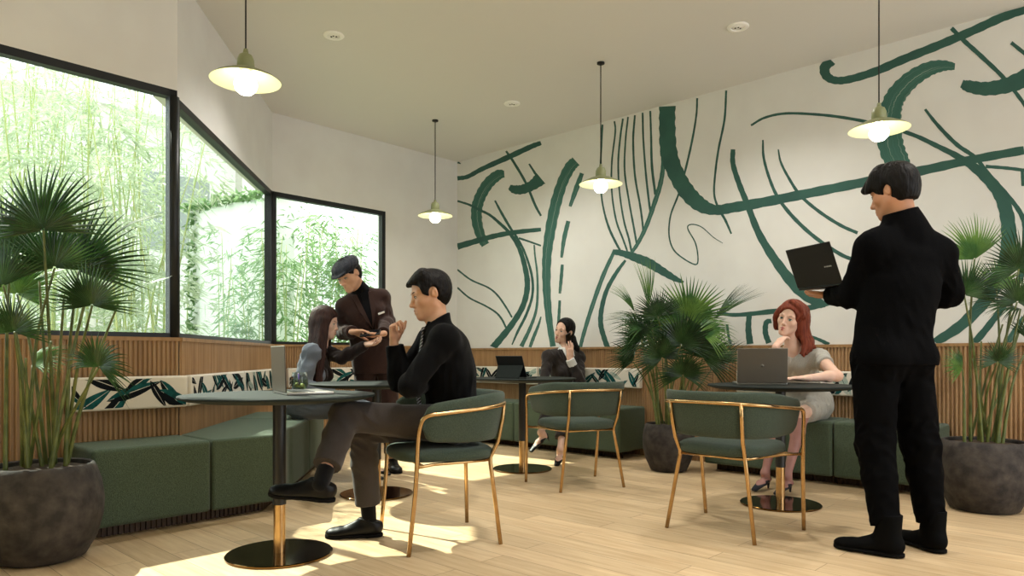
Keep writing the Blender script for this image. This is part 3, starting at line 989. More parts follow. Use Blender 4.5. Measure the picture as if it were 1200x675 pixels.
palm('bushy dark fan palm in a black pot between the bench units', (1.27, 5.78, 0),
     [(0, 0), (.12, 0), (.145, .012), (.185, .10), (.208, .2), (.21, .255), (.2, .33), (.186, .375), (.176, .385), (.168, .38), (.168, .3), (0, .3)], .168, .365, [
         (760, 362, -.05, -.08, 1, .05, .15, 62, 14, 0.01, 1), (806, 372, -.10, .12, 1, -.25, .9, 54, 112, 0.06, 1), (771, 371, -.16, -.25, 1, -.1, .85, 36, 95, 0.09, 0),
         (744, 366, .05, -.6, .9, .1, .3, 46, 22, 0.14, 1), (757, 384, -.1, -1, .38, -.1, .35, 54, 60, 0.23, 0), (838, 374, .0, .75, .65, .1, .3, 64, 20, 0.03, 0),
         (822, 392, -.22, .8, .45, -.3, .45, 44, 72, 0.41, 1), (752, 398, -.15, -.6, .6, -.2, .7, 42, 90, 0.18, 0), (798, 404, -.22, .1, 1, -.3, .75, 52, 110, 0.18, 0),
         (776, 420, -.2, -.3, .9, -.3, .7, 46, 110, 0.23, 0), (824, 420, -.14, .5, .8, -.2, .7, 46, 105, 0.23, 0), (836, 430, .05, .8, .6, .1, .4, 52, 34, 0.05, 0),
         (742, 424, .0, -.7, .6, -.1, .5, 40, 70, 0.25, 0), (800, 396, .15, .4, 1, .3, .8, 60, 100, 0.14, 0), (782, 392, .12, -.5, 1, .3, .8, 56, 95, 0.14, 0), (800, 440, -.22, 0, .8, -.4, .6, 42, 120, 0.32, 0)],
     [(770, 430, 0), (795, 425, .03), (812, 435, -.04)], 5)

palm('slender fan palm in a dark pot behind the standing person', (2.86, 4.32, 0),
     [(0, 0), (.16, 0), (.185, .012), (.23, .11), (.252, .22), (.25, .30), (.235, .38), (.224, .415), (.214, .42), (.206, .415), (.206, .33), (0, .33)], .206, .40, [
         (1142, 304, -.05, -.35, 1, -.1, .85, 56, 68, 0.05, 1), (1194, 315, -.1, -.35, 1, -.2, .9, 54, 100, 0.07, 0), (1130, 346, -.1, .25, 1, -.15, .8, 50, 85, 0.11, 0),
         (1192, 354, -.16, .1, 1, -.3, .8, 42, 110, 0.14, 0), (1196, 362, -.05, -1, .12, -.2, .3, 66, 40, 0.23, 0), (1169, 424, -.14, .05, 1, -.3, .8, 32, 115, 0.16, 0),
         (1128, 432, .0, -.7, .5, -.1, .6, 34, 70, 0.18, 1), (1168, 338, .12, .2, .9, .2, .7, 44, 85, 0.14, 1), (1216, 330, .05, .6, .8, 0, .7, 58, 90, 0.14, 0), (1208, 400, 0, .6, .6, -.2, .6, 40, 90, 0.18, 0)],
     [(1150, 400, .05), (1175, 380, 0), (1185, 440, .08), (1140, 420, .03)], 9)

# ------------------------------------------------------------------ the garden outside
M_gwall = mat('white_garden_render', 'e9e9e4', .9)
M_lawn = mat('garden_gravel', 'b9b7a6', .95, col2='8f9a78', nscale=6)
M_bleaf = leaf_mat('bamboo_leaf', '9cac8a', 'c0c9b2', .35, .5, .2)
M_bleaf2 = leaf_mat('bamboo_leaf_deep', '5f8350', '8fa97a', .35, .5, .2)
M_culm = mat('bamboo_culm', '8fa05a', .5, col2='a9ad72', nscale=8)
mb = MB(); mb.prism([(-14, -2), (-2.9, -2), (P2.x - .15, P2.y + .12), (P1.x - .16, P1.y + .12), (C0.x - .1, C0.y + .2), (1, 16), (-14, 16)], -.30, -.16)
tag(mb.build('ground_garden', M_lawn), kind='structure')


def bamboo(x, y, h, nc, nl, sp, label, deep, seed):
    rr = random.Random(seed)
    t = thing('bamboo_plant', label, 'bamboo', (x, y, -.16), 0, 'bamboo in the garden')
    lf = MB()
    per = nl // nc
    for c in range(nc):
        bx, by = rr.gauss(0, sp * .3), rr.gauss(0, sp * .3)
        lx, ly = rr.gauss(0, sp * .35), rr.gauss(0, sp * .35)
        hh = h * rr.uniform(.75, 1.05)
        pts = [(bx + lx * u * u, by + ly * u * u, hh * u) for u in (0, .25, .5, .75, 1)]
        cm = MB(); cm.tube(bez(pts, 3), [.013 - .009 * k / 12 for k in range(13)], 6); cm.build('culm', M_culm, t)
        ntw = max(per // 9, 1)
        for j in range(ntw):
            u = rr.uniform(.10, 1.0)
            o = Vector((bx + lx * u * u, by + ly * u * u, hh * u))
            an = rr.random() * 2 * PI
            o += Vector((math.cos(an), math.sin(an), rr.uniform(-.2, .5))) * rr.uniform(.08, sp * .6)
            for q in range(9):
                d = Vector((math.cos(an + rr.gauss(0, .8)), math.sin(an + rr.gauss(0, .8)), rr.uniform(-.75, .15))).normalized()
                ln = rr.uniform(.09, .19); wd = ln * .075
                p = o + Vector((rr.gauss(0, .05), rr.gauss(0, .05), rr.gauss(0, .05)))
                s_ = d.cross(Vector((rr.gauss(0, 1), rr.gauss(0, 1), 1))).normalized()
                lf.add([p, p + d * ln * .35 + s_ * wd, p + d * ln - Vector((0, 0, ln * .15)), p + d * ln * .35 - s_ * wd], [(0, 1, 2, 3)], 0, False)
    lf.build('foliage', M_bleaf2 if deep else M_bleaf, t)
    return t


# px, depth, height, culms, leaves, spread, deep
BAM = [(6, 6.0, 3.6, 7, 1500, .6, 0), (44, 6.8, 4.2, 7, 1600, .7, 0), (92, 6.3, 4.0, 7, 1500, .65, 0), (140, 7.0, 4.2, 7, 1600, .7, 0), (172, 6.2, 3.4, 6, 1200, .55, 0),
       (10, 8.0, 5.0, 7, 1400, .8, 0), (70, 8.6, 5.2, 7, 1400, .8, 0), (130, 8.8, 5.2, 7, 1400, .8, 0), (196, 11.6, 5.6, 7, 1500, .8, 0),
       (262, 8.7, 2.9, 4, 520, .22, 1), (297, 8.3, 2.2, 5, 700, .28, 1), (338, 8.2, 2.6, 7, 1500, .4, 1), (362, 9.4, 2.9, 7, 2000, .5, 1), (390, 9.6, 2.8, 7, 1700, .5, 1), (418, 9.8, 2.9, 5, 900, .4, 1),
       (350, 11.4, 3.4, 7, 1300, .6, 0), (402, 11.0, 3.2, 6, 900, .5, 0)]
LBN = ['pale bamboo outside the big window, near its left edge', 'pale bamboo outside the big window, behind the tall palm', 'pale bamboo outside the middle of the big window', 'pale tall bamboo outside the big window, right of the palm leaves',
       'bamboo outside the big window, next to the black corner post', 'tall bamboo far back, seen at the left end of the big window', 'tall bamboo far back, seen above the tall palm', 'tall bamboo far back, seen between palm and corner post',
       'bamboo behind the left edge of the slanted window', 'slim bamboo before the white garden screen in the slanted window', 'leafy bamboo at the right end of the white garden screen', 'dark green bamboo at the left end of the far window',
       'dark green bamboo behind the long-haired person', 'dark green bamboo beside the dark flat cap', 'low bamboo at the right end of the far window', 'pale bamboo in the back row of the far window, left', 'pale bamboo in the back row of the far window, right']
for i, (px, dp, h, nc, nl, sp, deep) in enumerate(BAM):
    p = at(px, 417, dp); bamboo(p.x, p.y, h, nc, nl, sp, LBN[i], deep, 100 + i)

# white screen wall and pale neighbouring house
a, b = at(222, 417, 10.2), at(345, 417, 9.0)
M = frame_M(Vector((a.x, a.y, 0)), Vector((b.x, b.y, 0)), inward(Vector((a.x, a.y, 0)), Vector((b.x, b.y, 0))))
mb = MB(); mb.box((0, 0, -.2), ((b - a).length, .18, 3.0), M)
scr = mb.build('garden_screen', M_gwall)
iv = MB(); rr = random.Random(5); Ls = (b - a).length
for k in range(900):
    if k < 520: p = (rr.uniform(-.05, Ls), rr.gauss(-.03, .05), 3.02 + abs(rr.gauss(0, .05)))
    else: p = (rr.gauss(.14, .035), rr.gauss(-.05, .03), rr.uniform(0, 3.0))
    p = M @ Vector(p); d = Vector((rr.gauss(0, 1), rr.gauss(0, 1), rr.gauss(-.3, .7))).normalized(); e = d.cross(Vector((rr.gauss(0, 1), .3, 1))).normalized(); ln = rr.uniform(.07, .13)
    iv.add([p, p + d * ln * .4 + e * ln * .25, p + d * ln, p + d * ln * .4 - e * ln * .25], [(0, 1, 2, 3)], 0, False)
iv.build('ivy', M_bleaf2, scr)
tag(scr, 'white freestanding garden screen seen through the slanted window, ivy along its edge', 'garden wall')
a, b = at(405, 417, 12.6), at(470, 417, 13.6)
mb = MB(); M = frame_M(Vector((a.x, a.y, 0)), Vector((b.x, b.y, 0)), inward(Vector((a.x, a.y, 0)), Vector((b.x, b.y, 0))))
mb.box((.3, 0, -.2), (3.6, .2, 3.6), M)
tag(mb.build('garden_partition', M_gwall), 'pale garden partition behind the far window, right side', 'garden wall')
h = thing('neighbouring_house', 'pale neighbouring house with a flat roof edge behind the bamboo', 'house', at(100, 417, 12))
h.location.z = -.16; h.rotation_euler.z = math.radians(47)
mb = MB(); mb.box((-5, 0, 0), (4.5, 3, 5.2)); mb.build('house_wall', M_gwall, h)
mb = MB(); mb.box((-5.3, -.7, 5.2), (4.8, 3.2, 5.5)); mb.build('roof_slab', M_gwall, h)
for x in (-3, .1, 2.6):
    mb = MB(); mb.box((x - .14, -.6, 0), (x + .14, -.32, 5.2)); mb.build('porch_column', M_sill, h)
mb = MB(); mb.box((.9, -.02, 3.0), (2.1, .02, 4.4)); mb.build('house_window', mat('house_window_glass', '8d938f', .3), h)
# ------------------------------------------------------------------ people: smooth implicit bodies turned into one surface each
V = lambda *a: np.array(a[0] if len(a) == 1 else a, float)


def nz(v):
    v = np.array(v, float); return v / (np.linalg.norm(v) + 1e-9)


class Body:
    def __init__(s):
        s.ops = []          # (kind, k, centre, bound, fn)
        s.noise = None

    def _add(s, kind, k, c, b, fn): s.ops.append((kind, k, np.array(c, float), b, fn)); return s

    def cap(s, a, b, r1, r2, k=.02, kind='u'):
        a = V(a); b = V(b); ba = b - a; L2 = ba @ ba + 1e-12

        def fn(P):
            t = np.clip(((P - a) @ ba) / L2, 0, 1)
            return np.linalg.norm(P - a - t[:, None] * ba, axis=1) - (r1 + (r2 - r1) * t)
        return s._add(kind, k, (a + b) / 2, math.sqrt(L2) / 2 + max(r1, r2), fn)

    def sph(s, c, r, k=.02, kind='u'): return s.ell(c, (r, r, r), k, None, kind)

    def ell(s, c, r, k=.02, M=None, kind='u'):
        """M rows = local axes"""
        c = V(c); r = V(r); M = np.eye(3) if M is None else np.array(M)

        def fn(P):
            q = (P - c) @ M.T
            k0 = np.linalg.norm(q / r, axis=1); k1 = np.linalg.norm(q / (r * r), axis=1) + 1e-9
            return k0 * (k0 - 1) / k1
        return s._add(kind, k, c, max(r), fn)

    def ecap(s, a, b, wd1, wd2, u, k=.03, kind='u', cap=1.0):
        """capsule with an elliptical section: half width along u, half depth across"""
        a = V(a); b = V(b); ax = nz(b - a); u = V(u); u = nz(u - ax * (u @ ax)); v = np.cross(ax, u)
        L = np.linalg.norm(b - a)

        def fn(P):
            q = P - a; h = q @ ax; t = np.clip(h / L, 0, 1)
            w = wd1[0] + (wd2[0] - wd1[0]) * t; d = wd1[1] + (wd2[1] - wd1[1]) * t
            e = (h - t * L); m = np.minimum(w, d) * cap
            x = q @ u; y = q @ v
            k0 = np.sqrt((x / w) ** 2 + (y / d) ** 2 + (e / m) ** 2)
            k1 = np.sqrt((x / w ** 2) ** 2 + (y / d ** 2) ** 2 + (e / m ** 2) ** 2) + 1e-9
            return k0 * (k0 - 1) / k1
        return s._add(kind, k, (a + b) / 2, L / 2 + max(wd1 + wd2), fn)

    def chain(s, pts, rs, k=.02, kind='u'):
        for i in range(len(pts) - 1): s.cap(pts[i], pts[i + 1], rs[i], rs[i + 1], k, kind)
        return s

    def cut(s, c, n, R=9.):
        """take away everything on the side n points to, within R of c"""
        c = V(c); n = nz(n)

        def fn(P):
            d = (P - c) @ n
            return np.where(np.linalg.norm(P - c, axis=1) < R, d, -9)
        return s._add('c', 0, c, R, fn)

    def ev(s, P, cen, half):
        """P (nb,m,3)"""
        D = np.full(P.shape[:2], .5, np.float32)
        for kind, k, c, b, fn in s.ops:
            m = np.linalg.norm(cen - c, axis=1) < b + half + .03 + k
            if not m.any(): continue
            Q = P[m]; d = fn(Q.reshape(-1, 3)).reshape(Q.shape[:2])
            o = D[m]
            if kind == 'u':
                h = np.maximum(k - np.abs(o - d), 0) / max(k, 1e-6)
                D[m] = np.minimum(o, d) - h * h * k * .25
            elif kind == 's':
                h = np.maximum(k - np.abs(-o - d), 0) / max(k, 1e-6)
                D[m] = np.maximum(o, -d) + h * h * k * .25
            elif kind == 'c': D[m] = np.maximum(o, d)
            elif kind == 'i':
                D[m] = np.maximum(o, d)
        return D

    def mesh(s, h, lo=None, hi=None, noise=None):
        us = [o for o in s.ops if o[0] == 'u']
        if lo is None: lo = np.min([o[2] - o[3] for o in us], 0) - .03
        if hi is None: hi = np.max([o[2] + o[3] for o in us], 0) + .03
        Bk = 10
        n = np.ceil((hi - lo) / (h * Bk)).astype(int)
        gi = np.stack(np.meshgrid(*[np.arange(q) for q in n], indexing='ij'), -1).reshape(-1, 3)
        half = Bk * h * .87
        cen = lo + (gi + .5) * Bk * h
        dc = s.ev(cen[:, None, :], cen, half)[:, 0]
        act = np.abs(dc) < half * 1.25 + .025
        full = np.where(dc < 0, -1., 1.).astype(np.float32)
        A = np.repeat(np.repeat(np.repeat(full.reshape(n), Bk, 0), Bk, 1), Bk, 2)
        ga = gi[act]; ca = cen[act]
        loc = np.stack(np.meshgrid(*[np.arange(Bk)] * 3, indexing='ij'), -1).reshape(-1, 3)
        for i0 in range(0, len(ga), 600):
            g = ga[i0:i0 + 600]
            idx = g[:, None, :] * Bk + loc[None]
            P = lo + (idx + .5) * h
            d = s.ev(P, ca[i0:i0 + 600], half)
            if noise is not None: d = d + noise(P.reshape(-1, 3)).reshape(d.shape)
            A[idx[..., 0], idx[..., 1], idx[..., 2]] = d
        return surface(A, lo + .5 * h, h)


def surface(A, org, h):
    """naive surface nets, vectorised"""
    S = A < 0
    nx, ny, nz_ = A.shape
    cx, cy, cz = nx - 1, ny - 1, nz_ - 1
    keys = []; pts = []; quads = []
    for ax in range(3):
        sl0 = [slice(None)] * 3; sl1 = [slice(None)] * 3
        sl0[ax] = slice(0, -1); sl1[ax] = slice(1, None)
        x = S[tuple(sl0)] != S[tuple(sl1)]
        I = np.argwhere(x)
        u, v = [(1, 2), (2, 0), (0, 1)][ax]
        dims = (nx, ny, nz_)
        ok = (I[:, u] > 0) & (I[:, v] > 0) & (I[:, u] < dims[u] - 1) & (I[:, v] < dims[v] - 1)
        I = I[ok]
        if not len(I): continue
        J = I.copy(); J[:, ax] += 1
        a = A[I[:, 0], I[:, 1], I[:, 2]].astype(float); b = A[J[:, 0], J[:, 1], J[:, 2]].astype(float)
        t = a / (a - b)
        p = I.astype(float); p[:, ax] += t
        q = []
        for du, dv in ((-1, -1), (0, -1), (0, 0), (-1, 0)):
            K = I.copy(); K[:, u] += du; K[:, v] += dv
            key = (K[:, 0].astype(np.int64) * cy + K[:, 1]) * cz + K[:, 2]
            q.append(key); keys.append(key); pts.append(p)
        q = np.stack(q, 1)
        fl = a > 0
        q[fl] = q[fl][:, ::-1]
        quads.append(q)
    keys = np.concatenate(keys); pts = np.concatenate(pts); quads = np.concatenate(quads)
    uq, inv = np.unique(keys, return_inverse=True)
    cnt = np.bincount(inv)
    vv = np.stack([np.bincount(inv, pts[:, i]) / cnt for i in range(3)], 1)
    f = np.searchsorted(uq, quads)
    return vv * h + org, f


def put(name, vf, mats, parent=None, origin=(0, 0, 0), pick=None, smooth=0):
    v, f = vf
    v = v - np.array(origin, float)
    for _ in range(smooth):
        e = np.concatenate([f[:, [0, 1]], f[:, [1, 2]], f[:, [2, 3]], f[:, [3, 0]]])
        acc = np.zeros_like(v); c = np.zeros(len(v))
        np.add.at(acc, e[:, 0], v[e[:, 1]]); np.add.at(c, e[:, 0], 1)
        v = v * .5 + .5 * acc / np.maximum(c, 1)[:, None]
    me = bpy.data.meshes.new(name)
    me.vertices.add(len(v)); me.vertices.foreach_set('co', v.astype(np.float32).ravel())
    me.loops.add(f.size); me.loops.foreach_set('vertex_index', f.astype(np.int32).ravel())
    me.polygons.add(len(f)); me.polygons.foreach_set('loop_start', np.arange(0, f.size, 4, dtype=np.int32))
    if not isinstance(mats, (list, tuple)): mats = [mats]
    for m in mats: me.materials.append(m)
    me.update(calc_edges=True); me.validate()
    me.polygons.foreach_set('use_smooth', np.ones(len(me.polygons), bool))
    if pick is not None:
        mi = pick(v[f].mean(1) + np.array(origin, float)).astype(np.int32)
        if len(mi) == len(me.polygons): me.polygons.foreach_set('material_index', mi)
    o = bpy.data.objects.new(name, me); C.objects.link(o)
    if parent: o.parent = parent
    return o


def folds(seed, amp, scale, stretch=(1, 1, .5), where=None):
    r = np.random.RandomState(seed)
    W = r.normal(size=(5, 3)) * np.array(stretch) * (2 * PI / scale) / 1.4; ph = r.uniform(0, 6.28, 5)

    def fn(P):
        n = np.zeros(len(P))
        q = P + .012 * np.sin(P[:, [1, 2, 0]] * 23 + ph[:3])
        for w, p in zip(W, ph): n += np.sin(q @ w + p)
        n = n / 2.2
        n = np.sqrt(n * n + .05) * 1.2 - .55
        a = amp if where is None else amp * where(P)
        return n * a
    return fn


def proj(B, p, d):
    """first point of the surface of B met from p along d"""
    p = V(p); d = nz(d)
    for _ in range(60):
        q = float(B.ev(p[None, None, :], p[None, :], 0.3)[0, 0])
        if q < .0006: break
        p = p + d * min(max(q * .7, .0006), .05)
    return p if q < .01 else None


def patch(B, name, rows, fw, m, parent, org, off=.005, th=.004):
    """rows of points (left .. right) dropped onto the surface of B and given thickness"""
    fw = nz(fw); mb = MB(); v = []; nr, nc = len(rows), len(rows[0])
    pts = []
    for r in rows:
        h = [proj(B, V(p) + fw * .25, -fw) for p in r]
        if all(p is not None for p in h) and (not pts or max(np.linalg.norm(p + fw * off - o) for p, o in zip(h, pts[-1])) < .09): pts.append([p + fw * off for p in h])
    nr = len(pts)
    for r in pts: v += [p - V(org) for p in r]
    for r in pts: v += [p - V(org) - fw * th * 2 for p in r]
    f = []; N_ = nr * nc
    for i in range(nr - 1):
        for j in range(nc - 1):
            a = i * nc + j; f.append((a, a + 1, a + nc + 1, a + nc)); f.append((N_ + a, N_ + a + nc, N_ + a + nc + 1, N_ + a + 1))
    ring = [j for j in range(nc)] + [i * nc + nc - 1 for i in range(1, nr)] + [(nr - 1) * nc + j for j in range(nc - 2, -1, -1)] + [i * nc for i in range(nr - 2, 0, -1)]
    for k in range(len(ring)):
        a, b = ring[k], ring[(k + 1) % len(ring)]; f.append((b, a, N_ + a, N_ + b))
    mb.add(v, f); return sharp(mb.build(name, m, parent), 60)


def suit_front(B, t, org, top, btn, fw, lf, m_shirt, m_lapel, m_tie=None, vw=.055, lw=.045, tie_to=None):
    """shirt front, lapels and necktie laid onto a jacket"""
    up = nz(V(top) - V(btn)); L = np.linalg.norm(V(top) - V(btn)); btn = V(btn)
    n = 9
    rows = [[btn + up * L * i / n + lf * x * (vw * (i / n) ** .9 + .002) for x in (1, .5, 0, -.5, -1)] for i in range(n + 1)]
    patch(B, 'shirt_front', rows, fw, m_shirt, t, org, .008)
    for y in (1, -1):
        rows = []
        for i in range(n + 1):
            u = i / n; inner = vw * u ** .9 - .004
            w = lw * (min(1, u * 1.6) if u < .78 else (1.0 - (u - .78) * 1.2))
            if .66 < u < .78: w *= .82
            rows.append([btn + up * L * u * 1.04 + lf * y * (inner + w * k) for k in (0, .5, 1)][:: y])
        patch(B, 'lapel', rows, fw, m_lapel, t, org, .012)
    if m_tie is not None:
        rows = [[btn + up * L * i / n + lf * x * ws for x in (1, 0, -1)] for i, ws in zip(range(n + 1), (.012, .020, .024, .024, .022, .020, .017, .014, .016, .015))]
        patch(B, 'necktie', rows, fw, m_tie, t, org, .0115)


def lock(B, pts, r, wave=.012, n=10, seed=0, tip=.25, k=.012):
    """a wavy lock of hair"""
    rr = random.Random(seed); ph = rr.uniform(0, 6)
    c = bez([tuple(p) for p in pts], max(2, n // (len(pts) - 1)))
    ax = nz(V(pts[-1]) - V(pts[0])); s1 = nz(np.cross(ax, (.3, .9, .1))); s2 = np.cross(ax, s1)
    m = len(c); q = []
    for i, p in enumerate(c):
        u = i / (m - 1); q.append(p + (s1 * math.sin(u * 9 + ph) + s2 * math.cos(u * 8 + ph * 1.7)) * wave * u)
    rs = [r * (1 - (1 - tip) * max(0, (i / (m - 1) - .45) / .55) ** 1.5) for i in range(m)]
    for i in range(m - 1): B.cap(q[i], q[i + 1], rs[i], rs[i + 1], k)


def near(pts, r):
    pts = [V(p) for p in pts]

    def fn(P):
        d = np.min([np.linalg.norm(P - p, axis=1) for p in pts], 0)
        return .25 + .75 * np.clip(1.6 - d / r, 0, 1)
    return fn


def ik(a, b, l1, l2, hint):
    """middle joint of a two-bone limb, bent towards hint"""
    a, b = V(a), V(b); d = b - a; L = min(np.linalg.norm(d), (l1 + l2) * .998); ax = nz(d)
    h = V(hint) - a; h = nz(h - ax * (h @ ax))
    x = (l1 * l1 - l2 * l2 + L * L) / (2 * L)
    return a + ax * x + h * math.sqrt(max(l1 * l1 - x * x, 1e-6))


class Head:
    """frame: x forward, y to the person's left, z up, origin between the ears; s scales"""
    def __init__(s, c, fwd, up=(0, 0, 1), sc=1.0, female=False):
        s.c = V(c); f = nz(fwd); l = nz(np.cross(V(up), f)); u = np.cross(f, l)
        s.M = np.stack([f, l, u]); s.sc = sc; s.fem = female

    def p(s, *q): return s.c + (V(*q) * s.sc) @ s.M

    def loc(s, P): return ((P - s.c) @ s.M.T) / s.sc

    def skin(s, B, neck_base, nr=.055):
        q, k, M = s.p, s.sc, s.M
        E = lambda c, r, kk=.02, kind='u': B.ell(q(*c), V(r) * k, kk, M, kind)
        K = lambda a, b, r1, r2, kk=.015, kind='u': B.cap(q(*a), q(*b), r1 * k, r2 * k, kk, kind)
        fm = s.fem
        E((-.012, 0, .036), (.096, .074, .083))
        E((.022, 0, -.028), (.066, .060 if not fm else .057, .082), .03)
        jw = .041 if fm else .050
        for y in (1, -1):
            K((.005, jw * y, -.052), (.066, .012 * y, -.097), .020, .016, .025)
            E((.050, (.041 if fm else .043) * y, -.022), (.026, .019 if fm else .022, .022), .025)
            K((.080, .018 * y, .020), (.068, .046 * y, .019), .010 if not fm else .006, .009 if not fm else .006, .016)
            E((.092, .031 * y, .001), (.017, .019, .0125), .014, 's')
            E((.068, .031 * y, -.001), (.0165, .0165, .0125), .006)
            E((.092, (.0105 if fm else .0125) * y, -.039), (.009, .0062 if fm else .0075, .0065 if fm else .0075), .008)
            K((.0, .070 * y, -.005), (-.006, .074 * y, .004), .008, .008, .01)
            EM = np.stack([nz(M[0] * .92 + M[1] * y * -.30), nz(M[1] * y * .9 + M[0] * .3), M[2]])
            B.ell(q(-.012, .077 * y, -.001), V(.0155, .0062, .0275) * k, .006, EM)
            B.ell(q(-.0075, .0845 * y, .003), V(.0088, .0062, .0165) * k, .004, EM, 's')
        K((.081, 0, .010), (.101 if fm else .104, 0, -.030), .0075 if fm else .0085, .0080 if fm else .0095, .012)
        E((.103 if fm else .105, 0, -.034), (.0105 if fm else .0125, .0095 if fm else .0115, .0092 if fm else .0105), .008)
        E((.073, 0, -.100), (.017, .020, .015), .02)
        E((.078, 0, -.068), (.018, .026, .020), .02)
        # lips with a parting line
        K((.0935, 0, -.0635), (.084, .021, -.068), .0062, .003, .005); K((.0935, 0, -.0635), (.084, -.021, -.068), .0062, .003, .005)
        K((.0915, 0, -.0755), (.083, .018, -.0705), .0072, .003, .006); K((.0915, 0, -.0755), (.083, -.018, -.0705), .0072, .003, .006)
        K((.101, 0, -.0690), (.088, .022, -.0695), .0012, .001, .003, 's'); K((.101, 0, -.0690), (.088, -.022, -.0695), .0012, .001, .003, 's')
        nb = V(neck_base)
        B.cap(q(-.018, 0, -.045), nb, nr * .98, nr * 1.08, .03)
        B.cap(q(.004, 0, -.078), nb + M[0] * .016, nr * .66, nr * .74, .025)

    def lips(s, parent, org, m):
        B = Body(); k = s.sc; g = .0019 if s.fem else .0012
        K = lambda a, b, r1, r2, kk, kind='u': B.cap(s.p(*a), s.p(*b), r1 * k, r2 * k, kk, kind)
        w = .021 if s.fem else .0205; t = 1.0 if s.fem else .8
        for y in (1, -1):
            K((.0935, .003 * y, -.0632), (.084, w * y, -.0685), .0060 * t + g, .0022 + g, .004)
            K((.0915, .002 * y, -.0752), (.083, (w - .003) * y, -.0705), .0070 * t + g, .0026 + g, .005)
            K((.1015, 0, -.0690), (.0885, (w + .001) * y, -.0695), .0012, .001, .002, 's')
        put('lips', B.mesh(.0014), m, parent, org)

    def pick(s):
        """0 skin, 1 lips"""
        def fn(P):
            L = s.loc(P)
            y = np.abs(L[:, 1])
            lip = (L[:, 0] > .080) & (y < (.0215 if s.fem else .0195)) & (L[:, 2] > (-.0835 if s.fem else -.0805) + y * .45) & (L[:, 2] < (-.0575 if s.fem else -.0605) - y * .38)
            return np.zeros(len(P))
        return fn

    def eyes(s, parent, org, gaze=(1, 0, 0), iris='2a1a10', lip=None):
        s.lips(parent, org, lip or (LIP_R if s.fem else LIP))
        fb = .72 if s.fem else 1.0
        col = mat('iris_%d' % len(bpy.data.materials), iris, .2); wh = MATS['eye_white']
        for y in (1, -1):
            B = MB(); c = s.p(.0675, .031 * y, -.001); r = .0182 * s.sc
            g = nz(V(gaze)); gy, gz = math.atan2(g[1], g[0]), math.asin(g[2])
            vs = []; fs = []; ms = []; nu, nv = 12, 6
            for i in range(nu + 1):
                u = i / nu * 2 - 1; hh = (.0062 if s.fem else .0046) * (1 - abs(u) ** 2.2) + .0002
                for j in range(nv + 1):
                    w = j / nv * 2 - 1
                    ya = u * (.0152 if s.fem else .0142) / .0182; za = (w * hh + .0006 * u * y) / .0182
                    x = math.sqrt(max(.05, 1 - ya * ya - za * za))
                    vs.append(c + (V(x * .97, ya, za) * r) @ s.M - V(org))
            for i in range(nu):
                for j in range(nv):
                    fs.append((i * (nv + 1) + j, (i + 1) * (nv + 1) + j, (i + 1) * (nv + 1) + j + 1, i * (nv + 1) + j + 1))
                    um = (i + .5) / nu * 2 - 1; wm = ((j + .5) / nv * 2 - 1) * .0058 / .0142
                    ms.append(1 if math.hypot(um - gy * .9, wm - gz * .6) < .47 else 0)
            B.add(vs, fs); B.m = ms
            e = B.build('eye', [wh, col], parent)
            # upper lash line and brow
            T = MB()
            T.tube([s.p(*(np.array(t))) - V(org) for t in ((.0805, .0165 * y, -.001), (.0850, .024 * y, .0050), (.0852, .032 * y, .0062), (.0810, .041 * y, .0042), (.0755, .0465 * y, .0000))], [.0011 * s.sc, .0019 * s.sc, .0021 * s.sc, .002 * s.sc, .0011 * s.sc], 6)
            T.build('eyelash', MATS['lash'], parent)
            T = MB()
            T.tube([s.p(*t) - V(org) for t in (((.0895, .013 * y, .0205), (.0895, .021 * y, .0232), (.0845, .033 * y, .0270), (.0730, .046 * y, .0245), (.0670, .051 * y, .0200)) if not s.fem else ((.0860, .014 * y, .0215), (.0860, .022 * y, .0235), (.0815, .033 * y, .0265), (.0715, .045 * y, .0240), (.0660, .050 * y, .0195)))], [.0016 * fb, .0026 * fb, .0027 * fb, .0021 * fb, .0009 * fb], 7)
            T.build('eyebrow', s.brow if hasattr(s, 'brow') else MATS['lash'], parent)


